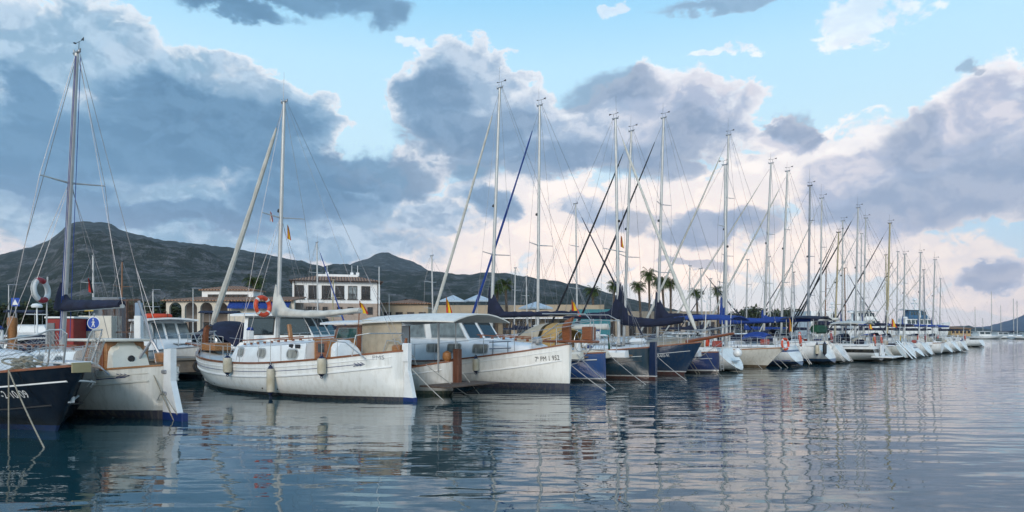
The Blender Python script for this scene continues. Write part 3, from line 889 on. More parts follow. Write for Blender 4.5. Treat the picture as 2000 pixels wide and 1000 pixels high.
# --- A: black hull in the left corner, bow towards the fairway
def boat_black():
    r = boat('sailing_boat', 'black hulled boat in the left corner with netted bow rail and white lettering', 'boat', 110, 842, 144, True, 9.0)
    H = Hull('llaut', 9.0, 3.1, [(0, 1.15), (.35, .98), (.7, 1.08), (.9, 1.25), (1, 1.36)], ra=-.05, rb=.82, draft=.5)
    H.full = interp([(0, .05), (.25, .75), (.5, 1), (.75, .7), (1, 0.1)])
    build_hull(r, H, hull_mat('black_hull_paint', (0.006, 0.008, 0.014), (0.012, 0.03, 0.10), grime=.25, boot_z=.12, rough=.18), drop=.1)
    add_cap(r, H, VARN, h=.035); add_strake(r, H, -.30, WHITE, .02, .0, .995, name='white_strake'); add_strake(r, H, -.78, BLACK, .02)
    xe = hull_x(r, H, 2, .78, -1); lettering(r, H, '-2-10-09', xe, .70, .22, -1, WHITE, slope=.04, x1=hull_x(r, H, 56, .78, -1))
    lettering(r, H, '7ª PM', 9.15, .88, .20, 1, WHITE, slope=-.12, x1=8.45)
    c = Cabin(2.2, 7.0, 1.0, .55, 1.0, .62, .50, rf=-.9, wm=1.02); c.build(r, m=WHITE)
    blue = mat('pale_blue_window_cover', (.22, .36, .42), .8, var=.1)
    for x in (3.0, 4.4, 5.6): side_window(r, c.y_at, -1, x, 1.32, .75, .24, .4, blue, WHITE); side_window(r, c.y_at, 1, x, 1.32, .75, .24, .4, blue, WHITE)
    hr = MB()
    for s_ in (1, -1):
        hr.tube([(3, s_ * .55, 1.70), (3.2, s_ * .55, 1.77), (5.6, s_ * .5, 1.70), (5.8, s_ * .5, 1.62)], .022, 5)
    hr.build('handrail', VARN, r)
    cv = MB(); cv.loft([[Vector((x, y * k, 1.60 + z * .13 * kk)) for y, z in ((.6, 0), (.5, .8), (0, 1.2), (-.5, .8), (-.6, 0))] for x, k, kk in ((1.2, .8, .6), (1.6, 1, 1.1), (2.8, 1, 1), (4.4, .8, .9), (4.9, .6, .3))])
    cv.build('cabin_cover', mat('teal_canvas', (.01, .05, .07), .85, bump=.4), r)
    rail(r, H, .05, .88, .58, 6, wires=2, bow_len=.14, stern_len=.05, bow=False)
    # bow rail with its overhanging hoop
    b = MB()
    for s_ in (1, -1):
        b.tube([H.sheer_pt(.86, s_, .03, -.06) + Vector((0, 0, .58)), H.sheer_pt(.94, s_, .03, -.05) + Vector((0, 0, .64)), Vector((9.75, s_ * .38, 2.05)), Vector((10.25, s_ * .34, 2.06)), Vector((10.32, s_ * .30, 1.98)), Vector((10.02, s_ * .24, 1.42))], .018, 6)
        b.tube([Vector((9.75, s_ * .38, 2.05)), Vector((9.7, s_ * .34, 1.95)), Vector((9.45, s_ * .3, 1.42))], .016, 6)
        b.tube([H.sheer_pt(.86, s_, .32, -.06), Vector((9.6, s_ * .34, 1.72)), Vector((10.15, s_ * .28, 1.74))], .010, 5)
    b.build('bow_rail', STEEL, r)
    net = MB()
    for s_ in (1, -1):
        top = [H.sheer_pt(t, s_, .61, -.06) for t in [.45 + .47 * i / 10 for i in range(11)]] + [Vector((9.75, s_ * .36, 2.02)), Vector((10.2, s_ * .3, 1.98))]
        bot = [H.sheer_pt(t, s_, .05, -.06) for t in [.45 + .47 * i / 10 for i in range(11)]] + [Vector((9.6, s_ * .32, 1.44)), Vector((10.0, s_ * .26, 1.44))]
        def q(u, v):
            k = u * (len(top) - 1); i = min(int(k), len(top) - 2); f = k - i
            return bot[i].lerp(bot[i + 1], f).lerp(top[i].lerp(top[i + 1], f), v)
        n = 44
        for i in range(-6, n):
            for sg in (1, -1):
                a = i / n; b2 = (i + 6) / n
                pts = [(lerp(a, b2, k / 4), (k / 4 if sg > 0 else 1 - k / 4)) for k in range(5)]
                pts = [p for p in pts if 0 <= p[0] <= 1]
                if len(pts) > 1: net.tube([q(*p) for p in pts], .0035, 3, cap=False)
    net.build('safety_net', ROPE_W, r, smooth=False)
    pl = MB(); pl.box((9.55, 0, 1.415), (1.25, .42, .05), bev=.012); pl.build('anchor_platform', WHITE, r)
    pl = MB(); pl.box((10.19, 0, 1.33), (.03, .34, .2), bev=.008); pl.build('bow_plate', mat('brass_plate', (.38, .32, .18), .5, metal=.4), r)
    an = MB(); an.tube([(9.95, .0, 1.3), (9.62, .06, .95), (9.5, .08, .62)], .02, 6); an.tube([(9.5, -.06, .74), (9.46, .08, .60), (9.5, .22, .74)], .022, 5); an.box((9.5, .08, .66), (.03, .12, .12)); an.build('anchor', STEEL, r)
    cl = MB(); rg = random.Random(4)
    for k in range(9):
        cl.ring((7.7 + rg.uniform(-.3, .35), -.15 + rg.uniform(-.2, .2), 1.22 + k * .028), .17 + rg.uniform(-.03, .05), .022, (rg.uniform(-.4, .4), rg.uniform(-.4, .4), 1), 14, 5)
    o = cl.build('coiled_rope', ROPE); tag(o, 'coil of dark rope lying on the foredeck of the black hulled boat', 'rope')
    o.location = r.location; o.rotation_euler = r.rotation_euler
    return r, H
bA, HA = boat_black()

# --- B: cream double-ender with the white rudder
def boat_cream():
    r = boat('sailing_boat', 'cream double ended boat with tall white rudder and louvred wooden door', 'boat', 322, 818, 147, False, 9.2)
    H = Hull('llaut', 9.2, 3.3, [(0, 1.24), (.3, 1.0), (.5, .93), (.75, 1.02), (1, 1.4)], ra=-.03, rb=.2)
    build_hull(r, H, hull_mat('cream_hull_paint', (0.73, 0.70, 0.63), (0.010, 0.016, 0.055), grime=.35, boot_z=.19), drop=.1, deckm=CREAM)
    add_cap(r, H, OAK, h=.03); add_strake(r, H, -.15, CREAM, .02); add_strake(r, H, -.33, CREAM, .03, name='rubbing_strake')
    add_strake(r, H, -.21, mat('blue_stripe_paint', (.01, .03, .14), .4), .011, .06, .55, 'blue_stripe')
    ar = MB(); 
    for k in range(3):
        x = .55 + k * .07; ar.tube([(x, H.y_at(x, 1.0) + .012, .98), (x - .1, H.y_at(x - .1, 1.02) + .012, 1.02), (x - .02, H.y_at(x, 1.06) + .012, 1.06)], .009, 4)
    ar.build('arrow_mark', MATS['blue_stripe_paint'], r)
    ru = stern_rudder(r, H, WHITE, 1.62, w0=.28, w1=.62, bw=.14); 
    rb = MB(); x = H.xa(.2); rb.box((x - .42, 0, .05), (.80, .15, .26), bev=.01); rb.build('rudder_boot_stripe', MATS['blue_stripe_paint'], ru)
    ti = MB(); ti.box((.12, 0, 1.42), (.5, .12, .24), bev=.03); ti.build('tiller_head', OAK, r)
    for z in (.6, 1.1):
        g = MB(); g.box((-.05, 0, z), (.3, .2, .09), bev=.02); g.build('rudder_fitting', ALU_D, r)
    Y0 = .45
    xa, xb, xc = fit(r, 262, Y0), fit(r, 208, Y0), fit(r, 166, Y0)
    c = Cabin(xb - .35, xb, Y0, Y0, .98, .62, .72, ra=.35, rf=0, tumble=.05, rad=.16); c.build(r, 'aft_bulkhead', CREAM)
    v = MB(); v.ring((xb - .22, -.02, 1.36), .065, .024, (1, 0, 0), 18, 6); v.lathe((xb - .22, -.02, 1.36), [(.06, -.03), (.05, .03), (0, .03)], 12, axis=(-1, 0, 0)); v.build('deck_vent', BLACK, r)
    d = MB(); d.box(((xb + xc) / 2, 0, 1.36), (xc - xb, .92, .84), bev=.02); dh = d.build('companionway', OAK, r)
    f = MB(); f.box(((xb + xc) / 2, .465, 1.42), ((xc - xb) * .8, .03, .62)); dr = f.build('door', VARN, dh)
    for k in range(9):
        s_ = MB(); s_.box(((xb + xc) / 2, .488, 1.20 + k * .055), ((xc - xb) * .58, .02, .035), rot=Matrix.Rotation(R(30), 3, 'X')); s_.build('louvre', OAK, dr)
    t_ = MB(); t_.box(((xb + xc) / 2 + .25, 0, 1.82), (xc - xb + .9, 1.15, .07), bev=.02); t_.build('hatch_roof', CREAM, r)
    c2 = Cabin(xc, xc + 3.6, .80, .55, .95, .62, .50, ra=0, rf=-.5); c2.build(r, 'cabin', WHITE)
    for x in (xc + .9, xc + 2.2): side_window(r, c2.y_at, 1, x, 1.28, .5, .22, .9)
    hr = MB()
    for k in range(7): hr.box((xc + .4 + k * .45, .55, 1.62), (.06, .04, .10))
    hr.box((xc + 1.75, .55, 1.68), (3.2, .05, .035)); hr.build('handrail', VARN, r)
    h = MB()
    h.tube([(xb + .2, .95, 1.02), (xb + .15, .95, 1.32), (xa + .6, .98, 1.30), (xa + .1, .95, 1.05)], .016, 6); h.build('grab_rail', STEEL, r)
    x, top, rk = mast_fit(r, 121, (150, 118))
    rig(r, H, x, 1.5, top, rk, r=.075, spread=(.57,), sp_w=.80, boom=fit(r, 240), boom_z=2.62, boomr=.05, cover=NAVY, cover_kw=K(h0=.30, h1=.17, w0=.2, w1=.1, rise=.50, rise_len=.14), jib=None, antenna=0, lines=BLUE, light=False, vane=True)
    # grey leaning crutch by the stern
    for a, b_, y in (((271, 588), (297, 664), .1), ((297, 664), (316, 700), .1), ((297, 664), (268, 706), .5)):
        Y = 16.6; m = MB(); m.tube([W(*a, Y), W(*b_, Y - .1)], .035, 6)
        o = m.build('boom_crutch', ALU_D, None)
        o.parent = r; o.matrix_parent_inverse = (Matrix.Translation(r.location) @ Matrix.Rotation(r.rotation_euler[2], 4, 'Z')).inverted()
    return r, H
bB, HB = boat_cream()

# --- C: white double-ender in the middle
def boat_white_llaut():
    r = boat('sailing_boat', 'white double ended sailing boat with three oval windows and long red brown gunwale', 'boat', 790, 783, 142.5, False, 11.4)
    H = Hull('llaut', 11.4, 3.6, [(0, 1.46), (.2, 1.20), (.45, 1.02), (.7, 1.04), (.88, 1.18), (1, 1.40)], ra=-.03, rb=.10)
    build_hull(r, H, hull_mat('white_hull_paint', (0.78, 0.78, 0.75), (0.010, 0.016, 0.05), grime=.28, boot_z=.10), drop=.1)
    add_cap(r, H, VARN, h=.04, w=.10)
    add_strake(r, H, -.14, WHITE, .018); add_strake(r, H, -.42, WHITE, .034, name='rubbing_strake')
    bs = mat('blue_stripe_paint', (.01, .03, .14), .4)
    add_strake(r, H, -.26, bs, .010, .08, .95, 'blue_stripe')
    ar = MB()
    for k in range(3):
        x = .95 + k * .09; z = H.zs(x / 11.4) - .26
        ar.tube([(x, H.y_at(x, z) + .014, z - .05), (x - .12, H.y_at(x - .12, z) + .014, z), (x - .02, H.y_at(x, z) + .014, z + .05)], .010, 4)
    ar.build('arrow_mark', bs, r)
    lettering(r, H, 'PM5', .62, 1.22, .17, 1, ALU_D, name='bow_lettering', slope=.02)
    ru = stern_rudder(r, H, WHITE, 1.62, w0=.14, w1=.40, bw=.13)
    rb = MB(); rb.box((-.24, 0, .0), (.46, .14, .24), bev=.01); rb.build('rudder_boot_stripe', bs, ru)
    q = MB(); q.box((-.10, 0, 1.42), (.24, .19, .55), bev=.02); q.build('rudder_head', WHITE, ru)
    q = MB(); q.tube([(.0, 0, 1.5), (-.08, 0, 1.85)], [.07, .04], 8); q.build('stern_post', VARN, r)
    q = MB(); q.box((.3, 0, 1.52), (.34, .22, .26), bev=.05); q.build('tiller_head', OAK, r)
    Y0 = .52
    x0, x1, x2, x3 = fit(r, 683, Y0), fit(r, 645, Y0), fit(r, 614, Y0), fit(r, 452, Y0)
    c = Cabin(x2, x3, .92, .60, 1.0, .70, .54, ra=0, rf=-.7, wm=.98, tumble=.09, rad=.14); c.build(r, 'cabin', WHITE)
    for px in (461, 513, 573):
        x = solve_px(r.location, r.rotation_euler[2], px, lambda x_: .9)
        for s_ in (1, -1): side_window(r, c.y_at, s_, x, 1.32, .50, .26, .95, CURT, STEEL, fw=.045)
    c2 = Cabin(x1 - .35, x1, Y0, Y0, 1.0, .58, .70, ra=.35, rf=0, tumble=.04, rad=.18); c2.build(r, 'aft_bulkhead', WHITE)
    x0 = x1 - .9
    d = MB(); d.box(((x1 + x2) / 2, 0, 1.33), (x2 - x1, 1.06, .88), bev=.02); dh = d.build('companionway', OAK, r)
    for s_ in (1, -1):
        f = MB(); f.box(((x1 + x2) / 2, s_ * .54, 1.34), ((x2 - x1) * .7, .03, .74), bev=.01); dr = f.build('door', VARN, dh)
        f = MB(); f.box(((x1 + x2) / 2, s_ * .56, 1.52), ((x2 - x1) * .4, .015, .28), bev=.005); f.build('pane', GLASS, dr)
    f = MB(); f.box(((x1 + x2) / 2 + .1, 0, 1.79), (.9, 1.0, .06), bev=.02); f.build('sliding_hatch', OAK, r)
    for s_ in (1, -1):
        hr = MB(); n = 9
        hr.box((lerp(x2, x3, .45), s_ * .62, 1.80), ((x3 - x2) * .72, .05, .04), rot=Matrix.Rotation(R(2.3), 3, 'Y')); 
        for k in range(n): hr.box((lerp(x2, x3, .12 + k * .083), s_ * .62, 1.79 - k * .024), (.09, .05, .07))
        hr.build('handrail', VARN, r)
    ins = MB(); ins.box((x2 + .35, .90, 1.57), (.24, .03, .12)); ins.box((x2 + .7, .90, 1.57), (.2, .03, .12)); ins.ring((x2 + .4, .93, 1.38), .05, .015, (0, 1, 0), 14, 5); ins.build('instrument_box', BLACK, r)
    rail(r, H, .10, .93, .50, 9, wires=1, bow_len=.05, stern_len=.0, stern=False, dz=.04, inset=.05, bow=True)
    g = MB()
    for s_ in (1, -1): g.tube([(x0 + .35, s_ * 1.1, 1.2), (x0 + .1, s_ * 1.1, 1.75), (x0 - .5, s_ * 1.05, 1.72), (x0 - 1.3, s_ * .95, 1.25)], .018, 6)
    g.build('grab_rail', STEEL, r)
    st = MB(); st.tube([(1.15, 1.0, 1.32), (1.1, .9, 1.92), (.75, .7, 1.98), (.75, -.7, 1.98), (1.1, -.9, 1.92), (1.15, -1.0, 1.32)], .018, 6); st.build('stern_rail', STEEL, r)
    # carved post and bowsprit platform
    p = MB(); p.plate([(11.32, -.07, 1.3), (11.52, -.07, 1.3), (11.50, -.07, 1.9), (11.40, -.07, 2.18), (11.16, -.07, 2.3), (11.26, -.07, 2.0)], (0, .14, 0)); p.build('carved_bow_post', VARN, r)
    b = MB(); b.box((11.75, 0, 1.50), (1.9, .34, .08), rot=Matrix.Rotation(R(-5), 3, 'Y'), bev=.02); b.build('bowsprit', VARN, r)
    b = MB(); b.box((10.6, .0, 1.46), (1.05, .7, .30), bev=.03); b.build('anchor_locker', OAK, r)
    b = MB(); b.tube([(11.0, .5, 1.55), (11.5, .42, 2.0), (12.5, .25, 1.95), (12.5, -.25, 1.95), (11.5, -.42, 2.0), (11.0, -.5, 1.55)], .015, 6); b.tube([(11.9, .3, 1.5), (11.9, .3, 1.98)], .012, 5); b.tube([(11.9, -.3, 1.5), (11.9, -.3, 1.98)], .012, 5); b.build('bowsprit_rail', STEEL, r)
    x, top, rk = mast_fit(r, 542, (555, 205))
    rig(r, H, x, 1.7, top, rk, r=.075, spread=(.52,), sp_w=.85, boom=fit(r, 706), boom_z=2.62, boomr=.055, cover=SAILW, cover_kw=K(h0=.30, h1=.14, w0=.17, w1=.10, rise=.85, rise_len=.16, droop=.10), jib=SAILW, jib_x=11.1, jib_z=2.0, jr=.10, antenna=1.05, vane=False, seed=5)
    m = MB(); m.box((x - .75, 0, 2.02), (.10, .14, .56), rot=Matrix.Rotation(R(12), 3, 'Y'), bev=.02); m.build('boom_crutch', OAK, r)
    tl = MB()
    for k, px in enumerate((605, 748)): pass
    for xx in (8.2, 4.8, 4.1): tl.lathe((xx, H.y_at(xx, .22) + .005, .24), [(.03, -.01), (.03, .012), (0, .012)], 8, axis=(0, 1, 0))
    tl.build('drain_outlet', BLACK, r)
    return r, H, x
bC, HC, mC = boat_white_llaut()

# --- D: small wooden-trimmed boat with wheelhouse, awning and boarding plank
def boat_wheelhouse():
    r = boat('motor_boat', 'white boat with varnished wheelhouse, cream side curtain and flat awning roof', 'boat', 884, 770, 142, False, 9.0)
    H = Hull('llaut', 9.0, 3.2, [(0, 1.06), (.15, .82), (.4, .78), (.7, .95), (1, 1.4)], ra=.02, rb=.2)
    build_hull(r, H, hull_mat('white_hull_green_boot', (0.62, 0.61, 0.58), (0.02, 0.07, 0.06), grime=.5, boot_z=.10), drop=.22, deckm=mat('red_brown_sole', (.13, .035, .02), .6))
    add_cap(r, H, VARN, h=.04, w=.12); add_strake(r, H, -.22, WHITE, .025); 
    cm = MB()
    for s_ in (1, -1):
        rows = [[H.pt(t, H.zs(t) - .02, s_, -.12), H.pt(t, H.zs(t) - .25, s_, -.14)] for t in [.06 + .44 * i / 12 for i in range(13)]]
        cm.grid(rows); cm.grid([[p + Vector((0, -s_ * .02, 0)) for p in rr] for rr in rows])
    cm.build('inner_planking', MATS['red_brown_sole'], r)
    xf, xm = fit(r, 640, 1.15), fit(r, 704, 1.15)
    wh = Cabin(xm, xf, 1.15, 1.05, .85, 1.42, 1.42, ra=0, rf=-.28, tumble=.05, rad=.04, camber=.0); wh.build(r, 'wheelhouse', WHITE)
    for s_ in (1, -1):
        xx0, xx1 = xm + .08, xf - .35
        f = MB(); o = lambda x_, z_: Vector((x_, s_ * (wh.y_at(x_, z_) + .008), z_))
        f.plate([o(xx0 - .1, 1.36), o(xx1 + .28, 1.36), o(xx1 - .02, 2.26), o(xx0 - .1, 2.26)], (0, s_ * .02, 0)); fo = f.build('wheelhouse_frame', VARN, r, smooth=False)
        f = MB(); f.plate([o(xx0 + .12, 1.52), o(xx1 + .10, 1.52), o(xx1 - .16, 2.18), o(xx0 + .12, 2.18)], (0, s_ * .035, 0)); fo2 = f.build('window', STEEL, fo, smooth=False)
        f = MB(); f.plate([o(xx0 + .15, 1.55), o(xx1 + .05, 1.55), o(xx1 - .19, 2.15), o(xx0 + .15, 2.15)], (0, s_ * .045, 0)); f.build('pane', TEALG, fo2, smooth=False)
    for y0, y1 in ((-.95, -.05), (.05, .95)): front_window(r, lambda z: xf - .28 * (z - .85), y0, y1, 1.5, 2.2, TEALG, VARN)
    canopy(r, xm - .05, xf + .25, 1.3, 2.36, WHITE, camber=.10, thick=.07, name='wheelhouse_roof')
    fs = MB(); fs.box((xf + .95, 0, 1.08), (1.9, 1.5, .42), bev=.1); fs.build('fore_cabin', WHITE, r)
    # awning over the cockpit, curved, carried by posts
    xe = -1.3
    canopy(r, xe, xm + .1, 1.35, 2.40, mat('awning_cloth', (.76, .73, .66), .9, var=.1, bump=.3), camber=.26, thick=.04, posts=(), zd=.6, name='awning', skew=-.02, droop=.05)
    for px_, py_ in ((.25, .42), (1.7, 1.12)):
        for s_ in (1, -1):
            p = MB(); p.tube([Vector((px_, s_ * py_, .75)), Vector((px_, s_ * py_, 2.52 - py_ * .1))], .018, 6); p.build('awning_post', STEEL, r)
    cu = MB(); rows = []
    xs_, xe2 = fit(r, 708, 1.2), fit(r, 785, 1.2)
    for i in range(33):
        x_ = lerp(xe2, xs_, i / 32); w_ = .02 * math.sin(i * 1.1) + .012 * math.sin(i * 2.7)
        rows.append([Vector((x_, 1.22 + w_ * (1 - k), lerp(.80, 2.42, k))) for k in (0, .3, .6, 1)])
    cu.grid(rows); cu.grid([[p - Vector((0, .012, 0)) for p in q] for q in rows]); cu.build('side_curtain', TAN, r)
    p = MB(); p.box((-.02, 0, .62), (.16, .16, 1.5)); 
    pst = MB(); Yp = r.location.y + .0
    pst.box((-.10, -.12, .85), (.24, .20, 1.25), bev=.02); pst.build('stern_post', mat('red_brown_timber', (.14, .05, .025), .6, var=.25, stretch=(6, 6, .6)), r)
    k = MB(); k.lathe((.25, 0, 1.08), [(.10, 0), (.16, .1), (.14, .26), (.05, .32), (0, .33)], 12); k.build('carved_stem_head', OAK, r)
    # boarding platform with struts
    pf = MB(); pf.box((-.55, .2, .36), (1.1, 2.6, .05), bev=.01); pl = pf.build('boarding_platform', mat('weathered_plank', (.12, .085, .065), .8, var=.3, stretch=(8, 1, 1)), r)
    for y in (-.6, .9):
        st = MB(); st.tube([(-1.0, y, .34), (-.08, y * .3, -.05)], .02, 5); st.build('strut', BLACK, pl)
    g = MB(); g.tube([(2.3, 1.0, .9), (2.3, 1.0, 1.25), (.9, .85, 1.2), (.85, .8, .95)], .015, 5); g.build('grab_rail', STEEL, r)
    # roof gear
    b = MB(); b.tube([(xm - .2, .5, 2.6), (xm - .2, .5, 4.3)], .012, 5); b.build('radio_antenna', WHITE, r)
    return r, H, xm
bD, HD, xD = boat_wheelhouse()

# --- P: white motor llaut, bow out, "7 PM 1 952"
def boat_white_motor():
    r = boat('motor_boat', 'white motor cruiser with black bow lettering, raked wheelhouse and wooden bow platform', 'boat', 1112, 762, 141, True, 10.8)
    H = Hull('llaut', 10.8, 3.7, [(0, 1.15), (.35, .92), (.6, .98), (.85, 1.30), (1, 1.60)], ra=-.03, rb=.04)
    H.b = interp([(0, .5), (.1, 1.2), (.28, 1.7), (.5, 1.85), (.7, 1.68), (.85, 1.15), (.95, .50), (1, .08)])
    build_hull(r, H, hull_mat('white_motor_hull_paint', (0.78, 0.77, 0.73), (0.010, 0.020, 0.07), grime=.27, boot_z=.22), drop=.1)
    add_cap(r, H, VARN, h=.04, w=.10); add_strake(r, H, -.16, WHITE, .018); add_strake(r, H, -.52, WHITE, .032, name='rubbing_strake')
    xs0 = hull_x(r, H, 1046, 1.0, -1); lettering(r, H, '7ª PM 1 952', xs0, .99, .24, -1, BLACK, slope=.10, x1=hull_x(r, H, 1093, 1.1, -1))
    st = MB(); st.box((10.83, -.03, .8), (.05, .05, .02)); 
    Y0 = -1.15
    xA, xB = fit(r, 795, Y0), fit(r, 1044, -.8)
    c = Cabin(xA, xB, 1.25, .70, .95, .86, .60, ra=0, rf=-.75, wm=1.22, tumble=.10, rad=.12); c.build(r, 'cabin', WHITE)
    for px in (848, 888, 934):
        x = solve_px(r.location, r.rotation_euler[2], px, lambda x_: -1.15)
        for s_ in (1, -1): side_window(r, c.y_at, s_, x, 1.42, .62, .30, .5, CURT, STEEL, fw=.03)
    for y0, y1 in ((-.55, -.12), (.12, .55)):
        front_window(r, lambda z: xB - .75 * (z - .95), y0, y1, 1.12, 1.42, CURT, STEEL)
    sh = MB(); x = xB - 1.35
    for s_ in (-.35, .35):
        sh.tube([Vector((x + s_, -1.06, 1.0)), Vector((x + s_ - .05, -.98, 1.72))], .018, 5)
    for z in (1.15, 1.42, 1.66): sh.tube([Vector((x - .5, -1.06, z)), Vector((x + .5, -1.06, z + .04))], .022, 5)
    sh.build('cabin_ladder', ALU_D, r)
    # raked wheelhouse
    w0, w1 = fit(r, 778, -1.1), fit(r, 920, -1.05)
    wz = 1.72
    wh = Cabin(w0, w1, 1.12, 1.0, wz - .3, 1.18, 1.15, ra=0, rf=-.75, tumble=.16, rad=.05, camber=.05); wh.build(r, 'wheelhouse', WHITE)
    for s_ in (1, -1):
        o = lambda x_, z_: Vector((x_, s_ * (wh.y_at(x_, z_) + .006), z_))
        for a, b_, la, lb in ((w0 + .3, w0 + 1.55, .0, .30), (w0 + 1.85, w1 - .35, .30, .68)):
            z0, z1 = wz + .08, wz + .74
            f = MB(); f.plate([o(a, z0), o(b_, z0), o(b_ - lb * .7, z1), o(a - la * .7, z1)], (0, s_ * .012, 0)); fo = f.build('window', STEEL, r, smooth=False)
            f = MB(); f.plate([o(a + .04, z0 + .04), o(b_ - .05, z0 + .04), o(b_ - lb * .7 - .03, z1 - .04), o(a - la * .7 + .04, z1 - .04)], (0, s_ * .022, 0)); f.build('pane', PALEG, fo, smooth=False)
    for y0, y1 in ((-.82, -.06), (.06, .82)): front_window(r, lambda z: w1 - .75 * (z - wz + .3), y0, y1, wz + .08, wz + .74, GLASS, STEEL)
    canopy(r, w0 - .6, w1 - .55, 1.18, wz + .90, WHITE, camber=.10, thick=.07, name='wheelhouse_roof')
    rr = MB()
    for s_ in (1, -1):
        rr.box((w0 + 1.0, s_ * .7, wz + 1.03), (2.0, .05, .04)); [rr.box((w0 + .3 + k * .48, s_ * .7, wz + .99), (.06, .05, .08)) for k in range(4)]
    rr.build('handrail', VARN, r)
    hr = MB(); 
    for s_ in (1, -1):
        hr.box((lerp(w1, xB, .42), s_ * .55, 1.86), (2.6, .05, .035), rot=Matrix.Rotation(R(3), 3, 'Y')); [hr.box((lerp(w1, xB, .42) - 1.1 + k * .55, s_ * .55, 1.85 - .03 * k), (.09, .05, .08)) for k in range(5)]
    hr.build('deck_handrail', VARN, r)
    rail(r, H, .10, .90, .62, 8, wires=1, bow_len=.10, stern=False)
    # bow platform, carved post, box
    b = MB(); b.box((10.85, 0, 1.70), (2.1, .46, .09), bev=.02); b.build('bow_platform', VARN, r)
    b = MB(); b.plate([(10.55, -.06, 1.74), (10.86, -.06, 1.74), (10.84, -.06, 2.25), (10.98, -.06, 2.55), (10.66, -.06, 2.42), (10.52, -.06, 2.2)], (0, .12, 0)); b.build('carved_bow_post', VARN, r)
    b = MB(); b.box((11.6, .0, 1.98), (.38, .32, .46), bev=.02); b.build('anchor_box', VARN, r)
    b = MB()
    for s_ in (1, -1): b.tube([(9.6, s_ * .62, 1.6), (10.6, s_ * .42, 2.3), (11.95, s_ * .24, 2.45), (11.9, s_ * .2, 1.76)], .016, 6)
    b.tube([(11.85, .1, 1.66), (11.1, .02, .95), (10.9, 0, .9)], .016, 5); b.build('bowsprit_rail', STEEL, r)
    w_ = MB(); w_.box((9.4, 0, 1.72), (.3, .34, .26), bev=.06); w_.build('windlass', STEEL, r)
    dr = MB(); x = 6.0; dr.lathe((4.6, H.y_at(4.6, .45) * -1 - .005, .45), [(.04, -.01), (.04, .012), (0, .012)], 8, axis=(0, -1, 0)); dr.build('drain_outlet', BLACK, r)
    return r, H
bP, HP = boat_white_motor()

